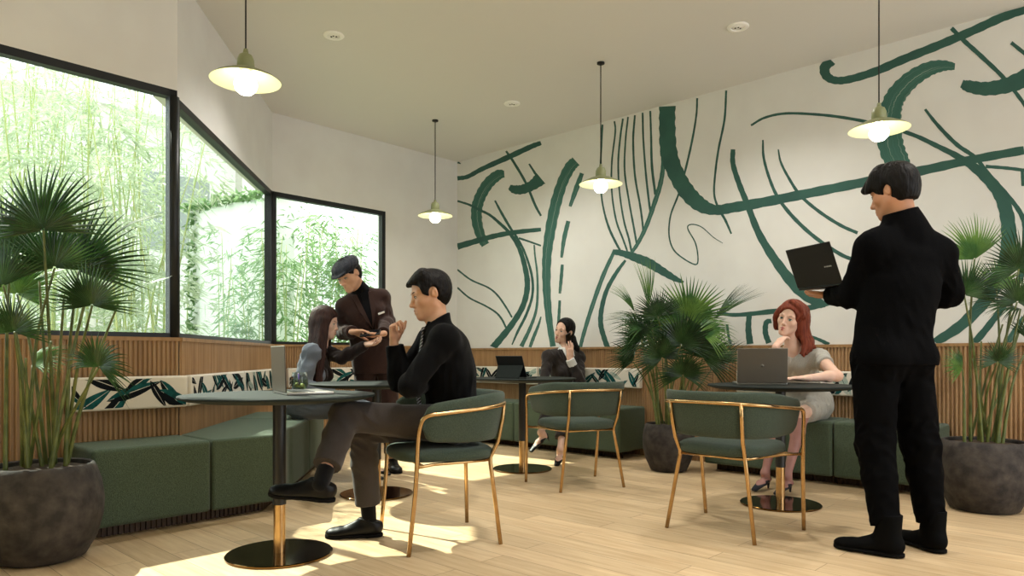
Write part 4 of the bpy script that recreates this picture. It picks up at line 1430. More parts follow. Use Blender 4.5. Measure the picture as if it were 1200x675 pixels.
def hand(B, w, f, n, th, sc=1.0, curl=(.25, .35, .25), spread=.05, thumb=(.75, .55, .35), per=None, tcurl=.25):
    """w wrist, f towards the fingers, n out of the palm, th = +1 / -1 side of the thumb along cross(n, f)"""
    f = nz(f); n = V(n); n = nz(n - f * (n @ f)); t = np.cross(n, f) * th
    w = V(w); k = sc
    P = lambda a, b, c: w + (f * a + t * b + n * c) * k
    B.ecap(P(-.012, 0, 0), P(.03, 0, 0), (.026 * k, .020 * k), (.033 * k, .0165 * k), t, .012)
    B.ecap(P(.03, .0, 0), P(.078, .0, -.002), (.033 * k, .016 * k), (.037 * k, .0125 * k), t, .012)
    B.ell(P(.032, .024, .008), V(.027, .015, .013) * k, .012, np.stack([nz(f + t * .4), nz(t - f * .4), n]))
    Ls = (.072, .080, .074, .057); off = (.028, .0095, -.0095, -.0275); st = (.085, .089, .085, .077)
    rr = (.0088, .009, .0086, .0076)
    for i in range(4):
        c3 = per[i] if per else curl
        a = w + (f * st[i] + t * off[i] - n * .001) * k
        d = nz(f + t * (spread * (1.5 - i)))
        base = w + (f * st[i] * .6 + t * off[i] * .85) * k
        B.cap(base, a, .010 * k, rr[i] * 1.12 * k, .008)
        ang = 0; p = a; r = rr[i] * k
        for j, fr_ in enumerate((.46, .30, .24)):
            ang += c3[j]
            dd = d * math.cos(ang) + n * math.sin(ang)
            q = p + dd * Ls[i] * fr_ * k
            B.cap(p, q, r, r * .90, .0035); p = q; r *= .90
    a = P(.018, .026, .006); d = nz(f * thumb[1] + t * thumb[0] + n * thumb[2])
    b = a + d * .043 * k; B.cap(a, b, .0135 * k, .0105 * k, .012)
    d2 = nz(d + f * tcurl + n * tcurl * .4); c = b + d2 * .033 * k; B.cap(b, c, .0102 * k, .009 * k, .005)
    d3 = nz(d2 + f * tcurl * .8 - t * tcurl * .4); B.cap(c, c + d3 * .025 * k, .009 * k, .0072 * k, .004)


def torso(B, J, off=0., fem=False, bottom=True, k=.05, sh=1.0):
    """J: pelvis, chest, neck, lsh, rsh, lhip, rhip"""
    pel, ch, nk = V(J['pelvis']), V(J['chest']), V(J['neck'])
    ul = nz(V(J['lsh']) - V(J['rsh'])); up_ = nz(V(J['lhip']) - V(J['rhip']))
    ax = nz(ch - pel); fw = nz(np.cross(ul, ax)); fp = nz(np.cross(up_, ax))
    sp = J.get('spine', V(0, 0, 0))
    P = lambda t: pel + (ch - pel) * t + fw * (.012 * math.sin(PI * t)) + sp * math.sin(PI * t)
    U = lambda t: nz(up_ * (1 - t) + ul * t)
    if fem: W = [(.158, .108), (.128, .092), (.128, .095), (.150, .088)]
    else: W = [(.160, .112), (.146, .104), (.166, .116), (.172, .096)]
    W = [(a + off, b + off) for a, b in W]
    T = [0, .36, .70, 1.0]
    for i in range(3): B.ecap(P(T[i]), P(T[i + 1]), W[i], W[i + 1], U(T[i + 1]), k)
    for s_ in ('l', 'r'):
        shp = V(J[s_ + 'sh'])
        B.cap(nk + (ch - nk) * .25, shp, .048 + off * .7, (.056 + off) * sh, .04)
        B.cap(P(.92), shp, .07 + off, (.056 + off) * sh, .04)
        if fem: B.ell(P(.74) + fw * .078 + ul * (.068 if s_ == 'l' else -.068), V(.058, .058, .058) + off, .03)
        else: B.ell(P(.86) + fw * .055 + ul * (.075 if s_ == 'l' else -.075), V(.075, .075, .06) + off, .05)
        if bottom: B.ell(V(J[s_ + 'hip']) - fp * .045 + V(0, 0, .01), V(.092, .092, .088) + off, .05)
    return P, U, fw


def arm(B, J, s_, off=0., upto=1.0, k=.025, r=(.054, .041, .039, .027), fem=False):
    g = .86 if fem else 1.0
    sh, el, wr = V(J[s_ + 'sh']), V(J[s_ + 'el']), V(J[s_ + 'wr'])
    B.cap(sh, el, r[0] * g + off, r[1] * g + off, k)
    m = el + (wr - el) * .3
    B.cap(el, m, r[1] * g + off, r[2] * g + .002 + off, k); B.cap(m, el + (wr - el) * upto, r[2] * g + .002 + off, r[2] * g + (r[3] - r[2]) * g * upto + off, k)


def leg(B, J, s_, off=0., r=(.086, .056, .056, .036), k=.03, fem=False):
    g = .92 if fem else 1.0
    hp, kn, an = V(J[s_ + 'hip']), V(J[s_ + 'kn']), V(J[s_ + 'an'])
    B.cap(hp, kn, r[0] * g + off, r[1] * g + off, k)
    m = kn + (an - kn) * .32
    B.cap(kn, m, r[1] * g + off, r[2] * g + off, k); B.cap(m, an, r[2] * g + off, r[3] * g + off, k)


def shoe(name, an, toe, up, parent, org, M_up, M_sole, L=.285, W=.048, heel=.022, h=.004, boot=0., laces=True):
    """an = ankle joint, toe = direction; the sole lies .09 below the ankle"""
    an = V(an); f = nz(toe); u = V(up); u = nz(u - f * (u @ f)); l = np.cross(u, f)
    Q = lambda a, b, c: an + f * a + l * b + u * c
    M = np.stack([f, l, u])
    fl = L * .76; bk = L * .235

    def build(g):
        B = Body()
        B.ell(Q(-.018, 0, -.040), V(bk * .80, W * .78, .050) + g, .02, M)
        B.cap(Q(-.02, 0, -.045), Q(.01, 0, .005), W * .76 + g, W * .78 + g, .02)
        B.ecap(Q(.02, 0, -.050), Q(fl * .62, 0, -.066), (W * .85 + g, .042), (W + g, .030), l, .02)
        B.ell(Q(fl * .74, 0, -.068), V(L * .20, W * .98, .030) + g, .02, M)
        B.cap(Q(.045, 0, -.018), Q(.10, 0, -.042), .022, .016, .02)
        return B
    B = build(0)
    if boot: B.ecap(Q(-.005, 0, -.03), Q(-.008, 0, boot), (W * .95, .052), (W * 1.02, .058), l, .02)
    B.cut(Q(0, 0, -.074), -u, .5)
    if boot: B.cut(Q(0, 0, boot), u, .12)
    else: B.cut(Q(-.01, 0, -.004), nz(u - f * .22), .07)
    put(name, B.mesh(.0045), M_up, parent, org)
    S = build(.003)
    S.ops = [o for o in S.ops[:4] if True]
    S.ops.pop(1)
    lev = [Q(0, 0, -.060) @ u]
    ops = []
    for kind, k, c, bd, fn in S.ops:
        ops.append((kind, k, c - u * (c @ u - Q(0, 0, -.084) @ u), bd, (lambda fn: lambda P: fn(P - ((P @ u) - lev[0])[:, None] * u))(fn)))
    S.ops = ops
    S.cut(Q(0, 0, -.073), u, .5); S.cut(Q(0, 0, -.0905), -u, .5)
    S.ell(Q(.085, 0, -.0965), (.105, .1, .0115), .002, M, 's')
    put('sole', S.mesh(.004), M_sole, parent, org)
    H_ = Body(); H_.ecap(Q(-bk * .45, 0, -.081), Q(.0, 0, -.081), (W * .80, .2), (W * .80, .2), l, 0)
    if laces:
        for i in range(4):
            mb = MB(); a = .035 + i * .018; z = -.004 - i * .0085
            mb.tube(rel([Q(a, .022, z - .006), Q(a + .004, 0, z + .004), Q(a, -.022, z - .006)], org), .0022, 6); mb.build('lace', M_up, parent)
    return Q


MATS = {
 'eye_white': mat('eye_white', 'd8d2c8', .3), 'lash': mat('dark_lash', '140e0b', .6),
}


def skin_mat(name, c1, c2):
    m = mat(name, c1, .5, spec=.35, col2=c2, nscale=14, bump=.04, bscale=220)
    b = m.node_tree.nodes['Principled BSDF']
    b.inputs['Subsurface Weight'].default_value = .12
    b.inputs['Subsurface Radius'].default_value = (1, .35, .2)
    b.inputs['Subsurface Scale'].default_value = .01
    return m


def cloth(name, c1, c2, sc=350, bump=.2, sheen=.15, rough=.9): return mat(name, c1, rough, spec=.06, col2=c2, nscale=sc, ndetail=2, bump=bump, bscale=sc, sheen=sheen)


def hair_mat(name, c1, c2):
    m = mat(name, c1, .5, spec=.16, col2=c2, nscale=26, ndetail=6, stretch=(3, 3, .35), contrast=(.3, .7), bump=.5, bscale=40)
    return m


SK_M = skin_mat('light_skin', 'c89878', 'd2a384'); SK_P = skin_mat('pale_skin', 'd9b09a', 'e0baa5'); SK_T = skin_mat('tan_skin', 'b98565', 'c4906f')
LIP = mat('lip_rose', 'a8745e', .5); LIP_R = mat('lip_red', 'b26a62', .45)
H_BLACK = hair_mat('black_hair', '080605', '110d0b'); H_BROWN = hair_mat('dark_brown_hair', '21130f', '3b241d'); H_RED = hair_mat('copper_red_hair', '5c2518', '86432e')
M_blackcloth = cloth('black_cotton', '0a0a0b', '101011', sheen=.04)
M_knit = cloth('black_knit', '040405', '070708', 200, .3, sheen=0)
M_blacktrouser = cloth('black_trouser_cloth', '040405', '070708', sheen=0)
M_greytrouser = cloth('dark_grey_wool', '3b3532', '4a4440', 500, .15)
M_sock = cloth('black_sock', '090909', '0f0f10', 300)
M_leather = mat('black_leather', '0b0a09', .42, spec=.22, bump=.1, bscale=160)
M_boot = mat('black_nubuck', '060606', .8, spec=.08)
M_soleb = mat('black_rubber_sole', '0b0a09', .8, spec=.1)


def person(label, org):
    return thing('person', label, 'person', org)


def rel(pts, org): return [tuple(V(p) - V(org)) for p in pts]


def hair_cap(HD, B, top=.012, front=.07, side=-.01, back=-.06, k=.02):
    """close hair shell: the skull grown by top, cut along a hairline"""
    B.ell(HD.p(-.016, 0, .040), (V(.097, .076, .084) + top) * HD.sc, k, HD.M)
# ------------------------------------------------------------------ seated man in black shirt, legs crossed
def man_in_shirt():
    org = V(-.36, 3.66, 0)
    J = dict(pelvis=V(-.318, 3.685, .588), chest=V(-.352, 3.63, .955), neck=V(-.375, 3.615, 1.075),
             lsh=V(-.328, 3.462, 1.01), rsh=V(-.430, 3.775, 1.01), lhip=V(-.285, 3.60, .582), rhip=V(-.345, 3.765, .582))
    J['lel'] = at(481, 452, 3.37); J['lwr'] = at(492, 452, 3.54)
    J['rel'] = at(469, 447, 3.62); J['rwr'] = at(461.5, 401, 3.60)
    J['lkn'] = at(404, 488, 3.42); J['lan'] = at(377, 563, 3.17)
    J['rkn'] = at(424, 503, 3.60); J['ran'] = V(-.735, 3.665, .092)
    J = {k: V(v) for k, v in J.items()}
    J['spine'] = V(.03, .01, 0)
    t = person('person in black shirt and striped tie seated with crossed legs, fist near his mouth', org)
    HD = Head(at(504, 345.5, 3.615), (-.93, -.27, -.24), (-.22, -.03, 1), 1.0)
    S = Body()
    torso(S, J, -.014); HD.skin(S, J['neck'], .049)
    for s_ in 'lr': arm(S, J, s_, -.008); leg(S, J, s_, -.012)
    fu = nz(V(-.02, .02, 1))
    hand(S, J['rwr'] + V(0, 0, .0), nz(V(.0, -.02, 1)), nz(V(.93, -.30, .1)), -1, .98, per=((1.0, 1.25, .6), (1.1, 1.3, .7), (1.15, 1.35, .7), (1.2, 1.3, .7)), spread=.02, thumb=(.15, .9, .55), tcurl=.5)
    hand(S, J['lwr'], nz(V(-.35, .9, .1)), nz(V(.2, .1, -1)), 1, .98, curl=(.5, .6, .4))
    # ankles into the shoes
    for a in ('lan', 'ran'): S.cap(J[a], J[a] + V(0, 0, -.03), .034, .034, .02)
    body = put('body', S.mesh(.0042), [SK_M, LIP], t, org, HD.pick())
    HD.eyes(t, org, gaze=(.95, .1, -.2))
    # hair: side parted, short nape
    B = Body()
    q, k, M = HD.p, HD.sc, HD.M
    B.ell(q(-.016, 0, .042), V(.106, .084, .090), .02, M)
    B.ell(q(-.046, 0, .0), V(.062, .070, .074), .03, M)
    for y in (1, -1): B.ell(q(.012, .070 * y, .030), V(.045, .016, .045), .015, M); B.cap(q(.016, .077 * y, .01), q(.016, .0755 * y, -.018), .006, .003, .01)
    B.cap(q(.02, .03, .112), q(.092, -.01, .076), .026, .011, .03); B.cap(q(.03, -.03, .105), q(.088, -.045, .072), .028, .013, .03)
    B.cap(q(.02, .055, .095), q(.086, .035, .076), .026, .012, .03)
    B.ell(q(.10, 0, .018), V(.075, .086, .050), .012, M, 's')
    B.ell(q(.06, 0, -.07), V(.085, .12, .085), .012, M, 's')
    for y in (1, -1): B.ell(q(-.006, .084 * y, -.004), V(.027, .03, .038), .006, M, 's')
    B.cut(q(-.06, 0, -.074), nz(-M[2] * .9 - M[0] * .0), .2)
    put('hair', B.mesh(.0042, noise=folds(5, .0012, .03, (.6, 1.6, .6))), H_BLACK, t, org)
    # shirt
    B = Body(); torso(B, J, .012, sh=.98)
    for s_ in 'lr': arm(B, J, s_, .012, .94, r=(.056, .044, .043, .034))
    ax = nz(J['chest'] - J['pelvis'])
    wd = nz(J['rwr'] - J['rel']); B.cut(J['rel'] + wd * np.linalg.norm(J['rwr'] - J['rel']) * .93, wd, .055)
    B.cap(J['neck'] + V(.0, 0, -.03), J['neck'] + V(-.004, 0, .09), .074, .064, .02)
    B.cut(V(-.373, 3.615, 1.118), nz(V(-.51, 0, .86)), .115)
    B.ell(J['chest'] + V(.05, 0, .0), (.085, .15, .11), .06)
    B.cut(J['pelvis'] + V(0, 0, -.05), (0, 0, -1), .3)
    put('shirt', B.mesh(.005, noise=folds(11, .006, .11, (1, 1, .7), near([J['lel'], J['rel'], J['lsh'] * .6 + J['pelvis'] * .4, J['pelvis']], .14))), M_blackcloth, t, org)
    # collar leaf
    for y in (1, -1):
        cb = Body(); cb.ecap(V(-.405, 3.615 - y * .052, 1.088), V(-.437, 3.607 - y * .03, 1.045), (.010, .022), (.006, .012), (0, 1, 0), .01)
        put('collar', cb.mesh(.004), M_blackcloth, t, org)
    # tie
    fw = nz(np.cross(nz(J['lsh'] - J['rsh']), ax)); lf = nz(J['lsh'] - J['rsh'])
    tm = mat('striped_silk_tie', '0d0d10', .5)
    N, L = tm.node_tree.nodes, tm.node_tree.links
    tc = N.new('ShaderNodeTexCoord'); mp = N.new('ShaderNodeMapping'); mp.inputs['Rotation'].default_value = (0, math.radians(35), 0)
    wv = N.new('ShaderNodeTexWave'); wv.bands_direction = 'Z'; wv.inputs['Scale'].default_value = 24
    cr = N.new('ShaderNodeValToRGB'); cr.color_ramp.interpolation = 'CONSTANT'; cr.color_ramp.elements[0].color = hexc('0b0b0f'); cr.color_ramp.elements[1].color = hexc('a8a6b4'); cr.color_ramp.elements[1].position = .66
    L.new(tc.outputs['Object'], mp.inputs[0]); L.new(mp.outputs[0], wv.inputs[0]); L.new(wv.outputs['Fac'], cr.inputs[0]); L.new(cr.outputs[0], N['Principled BSDF'].inputs['Base Color'])
    kn = V(at(497, 389, 3.605))
    pts = [kn + fw * .005, J['chest'] + fw * .125 + ax * -.02, J['chest'] + fw * .158 - ax * .12, J['pelvis'] + fw * .155 + ax * .16, J['pelvis'] + fw * .150 + ax * .06, J['pelvis'] + fw * .165 + ax * -.01]
    ws = [.018, .036, .048, .056, .056, .052]
    c = bez([tuple(p) + (w,) for p, w in zip(pts, ws)], 5)
    mb = MB(); v = []
    for r in c:
        p = r[:3] - org
        p = p + lf * min(.022, .3 * (r[3] - .018))
        for a, d in ((-1, 0), (-.6, .005), (0, .007), (.6, .005), (1, 0), (0, -.004)): v.append(p + lf * a * r[3] + fw * d)
    f = [(i * 6 + j, i * 6 + (j + 1) % 6, (i + 1) * 6 + (j + 1) % 6, (i + 1) * 6 + j) for i in range(len(c) - 1) for j in range(6)]
    f += [tuple(range(6)), tuple((len(c) - 1) * 6 + j for j in range(5, -1, -1))]
    mb.add(v, f); mb.sph = None
    o = mb.build('necktie', tm, t)
    kb = Body(); kb.ecap(kn + ax * .012, kn - ax * .022, (.019, .014), (.011, .011), lf, .01); put('tie_knot', kb.mesh(.003), tm, t, org)
    # trousers
    B = Body()
    B.ecap(J['pelvis'] + V(0, 0, .10), J['pelvis'] + V(0, 0, .025), (.162, .120), (.168, .120), lf, .04)
    for s_ in 'lr':
        hp, kn_, an = J[s_ + 'hip'], J[s_ + 'kn'], J[s_ + 'an']
        B.ell(hp + V(.035, 0, .0), (.10, .10, .088), .05)
        B.cap(hp, kn_, .098, .072, .03); m = kn_ + (an - kn_) * .35
        hem = kn_ + (an - kn_) * (.83 if s_ == 'l' else .86)
        B.cap(kn_, m, .072, .068, .03); B.cap(m, hem, .068, .064, .02)
        d = nz(an - kn_); B.cut(hem - d * .015, d, .11)
    B.cut(J['pelvis'] + V(0, 0, .10), (0, 0, 1), .3)
    put('trousers', B.mesh(.005, noise=folds(21, .008, .11, (1, 1, 1), near([J['lkn'], J['rkn'], J['lhip'], J['rhip']], .16))), M_greytrouser, t, org)
    for s_, toe, up in (('l', nz(V(-.96, -.15, .13)), V(.2, -.1, 1)), ('r', nz(V(-.98, -.10, 0)), V(0, 0, 1))):
        an = J[s_ + 'an']; kn_ = J[s_ + 'kn']
        d = nz(kn_ - an)
        sk = Body(); e = .065 if s_ == 'l' else .10; sk.cap(an - d * .022, an + d * e, .0365, .040, .01); sk.cut(an + d * e, d, .1); put('sock', sk.mesh(.004), M_sock, t, org)
        shoe('shoe', an, toe, up, t, org, M_leather, M_soleb, L=.29)
    return t


man_in_shirt()
# ------------------------------------------------------------------ the other five people
def skull_hair(B, HD, grow=.011, low=True):
    q, M = HD.p, HD.M
    B.ell(q(-.016, 0, .042), (V(.097, .075, .083) + grow) * HD.sc, .02, M)
    if low: B.ell(q(-.050, 0, -.008), (V(.060, .068, .072) + grow * .6) * HD.sc, .03, M)


def face_open(B, HD, z0=.012, r=(.075, .084, .052), ears=True):
    q, M = HD.p, HD.M
    B.ell(q(.104, 0, z0), r, .012, M, 's'); B.ell(q(.064, 0, -.07), (.085, .115, .085), .012, M, 's')
    if ears:
        for y in (1, -1): B.ell(q(-.006, .084 * y, -.004), (.025, .028, .036), .006, M, 's')


def pump(an, f, u, parent, org, m, heel=True):
    an = V(an); f = nz(f); u = V(u); u = nz(u - f * (u @ f)); l = np.cross(u, f)
    Q = lambda a, b, c: an + f * a + l * b + u * c
    B = Body()
    B.ecap(Q(-.035, 0, -.045), Q(.04, 0, -.062), (.030, .022), (.034, .020), l, .02); B.ecap(Q(.04, 0, -.062), Q(.155, 0, -.097), (.037, .020), (.024, .011), l, .015)
    B.ell(Q(.055, 0, -.035), (.07, .026, .030), .01, np.stack([nz(f - u * .4), l, nz(u + f * .4)]), 's')
    put('shoe', B.mesh(.0038), m, parent, org)
    H_ = MB(); H_.tube(rel([Q(-.045, 0, -.05), Q(-.048, 0, -.115)], org), [.014, .005], 10); H_.build('heel', m, parent)


def foot(S, an, f, u):
    an = V(an); f = nz(f); u = V(u); u = nz(u - f * (u @ f)); l = np.cross(u, f)
    Q = lambda a, b, c: an + f * a + l * b + u * c
    S.cap(an, Q(-.02, 0, -.045), .031, .027, .02); S.ecap(Q(-.02, 0, -.045), Q(.06, 0, -.06), (.028, .02), (.032, .016), l, .02); S.ecap(Q(.06, 0, -.06), Q(.14, 0, -.098), (.031, .014), (.022, .008), l, .01)


def box_thing(name, label, cat, c, x, y, size, m, bev=.003):
    M = basis(Vector(c), Vector(x), Vector(y))
    mb = MB(); mb.box((-size[0] / 2, -size[1] / 2, -size[2] / 2), (size[0] / 2, size[1] / 2, size[2] / 2))
    t = thing(name, label, cat); t.matrix_world = M
    mb.build('case', m, t, bevel=bev)
    s = MB(); s.box((-size[0] / 2 + .004, -size[1] / 2 + .006, size[2] / 2), (size[0] / 2 - .004, size[1] / 2 - .006, size[2] / 2 + .0006)); s.build('display', M_screen, t)
    return t


M_brownsuit = cloth('brown_suit_wool', '2f211d', '3d2b26', 420, .2)
M_cap = cloth('charcoal_cap_tweed', '23242a', '34353b', 160, .5)
M_white = mat('white_enamel', 'e6e2d8', .5)
M_greyjacket = cloth('blue_grey_jacket', '5a6069', '6d737c', 420, .2)
M_darksweater = cloth('dark_brown_jersey', '1b1311', '251a17', 300, .2)
M_charcoal = cloth('charcoal_suit_wool', '2b2827', '393433', 420, .2)
M_shirtw = cloth('white_cotton', 'd9dad8', 'e4e4e1', 300, .1)
M_dress = cloth('pale_grey_linen', '9f9c93', 'b3b0a7', 320, .15)
M_navy = mat('navy_suede', '10141f', .6)
M_stocking = skin_mat('sheer_stocking', 'a5766c', 'b18278')


def trousers(J, t, org, m, waist=.10, r=(.098, .072, .068, .064), hem=.90, seed=3, fold=.008, name='trousers', d0=(.165, .120)):
    B = Body(); lf = nz(J['lhip'] - J['rhip'])
    ax = nz(J['chest'] - J['pelvis'])
    B.ecap(J['pelvis'] + ax * waist, J['pelvis'], (d0[0] - .004, d0[1] - .002), d0, lf, .04)
    fp = nz(np.cross(lf, ax))
    for s_ in 'lr':
        B.ell(J[s_ + 'hip'] - fp * .045 + V(0, 0, .01), V(.092, .092, .088) + .004, .05)
        hp, k_, an = J[s_ + 'hip'], J[s_ + 'kn'], J[s_ + 'an']
        B.ell(hp + (J['pelvis'] - hp) * .2, (.10, .10, .09), .05)
        B.cap(hp, k_, r[0], r[1], .03); mm = k_ + (an - k_) * .35; h = k_ + (an - k_) * (hem if not isinstance(hem, dict) else hem[s_])
        B.cap(k_, mm, r[1], r[2], .03); B.cap(mm, h, r[2], r[3], .02)
        d = nz(an - k_); B.cut(h - d * .015, d, .11)
    B.cut(J['pelvis'] + ax * (waist + .02), ax, .3)
    return put(name, B.mesh(.0055, noise=folds(seed, fold, .12, (1, 1, 1), near([J['lkn'], J['rkn'], J['lhip'], J['rhip'], J['lan'], J['ran']], .14))), m, t, org)


M_redbrow = mat('auburn_brow', '5a3626', .7)


# ---- the waiter
def waiter():
    org = V(-1.05, 5.74, 0)
    J = dict(pelvis=(-1.09, 5.70, .93), chest=(-1.165, 5.60, 1.325), neck=(-1.185, 5.545, 1.455), rsh=(-1.300, 5.525, 1.312), lsh=(-1.028, 5.625, 1.39),
             lhip=(-1.0, 5.72, .90), rhip=(-1.17, 5.69, .90), lkn=(-.985, 5.70, .50), rkn=(-1.17, 5.68, .50), lan=(-.97, 5.80, .092), ran=(-1.17, 5.76, .092),
             rwr=at(413.5, 389, 5.31), lwr=at(449, 391, 5.33))
    J = {k: V(v) for k, v in J.items()}
    J['rel'] = V(at(402.5, 390, 5.58)); J['lel'] = V(at(455, 377, 5.62))
    t = person('person in brown suit and dark flat cap, leaning over a small black device', org)
    HD = Head(at(408.5, 322, 5.46), (-.38, -.78, -.50), (-.32, -.25, 1), 1.02)
    S = Body(); torso(S, J, -.014); HD.skin(S, J['neck'], .055)
    for s_ in 'lr': arm(S, J, s_, -.008); leg(S, J, s_, -.012); S.cap(J[s_ + 'an'], J[s_ + 'an'] + V(0, -.03, -.04), .03, .03, .02)
    hand(S, J['rwr'], (1, -.1, .02), (0, -.25, -1), -1, 1, curl=(.2, .35, .25), thumb=(.5, .7, .4))
    hand(S, J['lwr'], (-1, -.10, -.14), (.05, -.35, 1), 1, 1, curl=(.25, .4, .3), thumb=(.7, .7, .4))
    put('body', S.mesh(.005), [SK_M, LIP], t, org, HD.pick()); HD.eyes(t, org, gaze=(.9, 0, -.4))
    q, M = HD.p, HD.M
    B = Body(); skull_hair(B, HD, .007); face_open(B, HD, .0); B.cut(q(-.06, 0, -.075), -M[2], .2); put('hair', B.mesh(.005), H_BLACK, t, org)
    B = Body(); B.ell(q(-.004, 0, .074), (.122, .104, .052), .02, np.stack([nz(M[0] - M[2] * .18), M[1], nz(M[2] + M[0] * .18)])); B.ell(q(-.02, 0, .060), (.108, .092, .058), .03, M)
    B.ell(q(.088, 0, .050), (.062, .074, .012), .01, np.stack([nz(M[0] - M[2] * .35), M[1], nz(M[2] + M[0] * .35)]))
    B.cut(q(-.0, 0, .030), nz(-M[2] - M[0] * .12), .3)
    cap = put('flat_cap', B.mesh(.005, noise=folds(3, .003, .06)), M_cap, t, org)
    for a in (-.9, -.3, .3, .9):
        mb = MB(); pp = []
        for k in range(9):
            e = (k / 8 * 1.5 - .2); dd = nz(M[2] * math.cos(e) + (M[0] * math.sin(a) * 1 + M[1] * math.cos(a)) * math.sin(e))
            c0 = q(-.004, 0, .074); L_ = np.array([dd @ nz(M[0] - M[2] * .18), dd @ M[1], dd @ nz(M[2] + M[0] * .18)])
            pp.append(c0 + dd * (1 / np.linalg.norm(L_ / V(.1225, .1045, .0525))))
        mb.tube(rel(pp, org), .0022, 6); mb.build('cap_seam', M_cap, cap)
    # shirt, jacket, tag
    B = Body(); P, U, fw = torso(B, J, .004, sh=.76); lf = nz(J['lsh'] - J['rsh']); ax = nz(J['chest'] - J['pelvis'])
    B.cap(J['neck'] - ax * .02, J['neck'] + nz(HD.p(0, 0, -.06) - J['neck']) * .055, .072, .064, .02); B.cut(J['neck'] + nz(HD.p(0, 0, -.06) - J['neck']) * .045, nz(HD.p(0, 0, -.06) - J['neck']), .11)
    put('shirt', B.mesh(.006), M_blackcloth, t, org)
    top = J['neck'] + fw * .075 + V(0, 0, .0); btn = P(.56) + fw * .142
    B = Body(); torso(B, J, .012, sh=.88); B.ecap(P(.36), J['pelvis'] - V(0, 0, .13), (.156, .116), (.182, .135), lf, .05)
    for s_ in 'lr':
        arm(B, J, s_, .008, .97, r=(.051, .046, .046, .040))
        d = nz(J[s_ + 'wr'] - J[s_ + 'el']); B.cut(J[s_ + 'wr'] - d * .012, d, .075)
    B.cut(J['neck'] + V(0, 0, .018), nz(V(0, 0, 1) + fw * .35), .12); B.cut(J['pelvis'] - V(0, 0, .14), (0, 0, -1), .4)
    put('suit_jacket', B.mesh(.0055, noise=folds(8, .005, .12, (1, 1, .7), near([J['lel'], J['rel'], btn], .14))), M_brownsuit, t, org)
    B2 = Body(); torso(B2, J, .014)
    suit_front(B2, t, org, top - ax * .01, btn, fw, lf, M_blackcloth, M_brownsuit, M_blackcloth)
    c = V(at(433.5, 359, 5.45)); c = proj(B2, P(.84) + lf * .092 + fw * .3, -fw) + fw * .008
    M_ = basis(Vector(c - org), Vector(lf + V(0, 0, .12)), Vector(np.cross(fw, lf)))
    mb = MB(); mb.box((-.026, -.007, -.004), (.026, .007, .006), M_); mb.build('name_tag', M_white, t, bevel=.002)
    trousers(J, t, org, M_brownsuit, seed=14)
    for s_ in 'lr': shoe('shoe', J[s_ + 'an'], (.35 if s_ == 'l' else -.1, -1, 0), (0, 0, 1), t, org, M_leather, M_soleb)
    box_thing('card_reader', 'small black handheld device held between the hands of the person in flat cap', 'device', at(434, 390.5, 5.285), (1, -.05, .12), (0, .8, .45), (.15, .07, .014), M_keys)


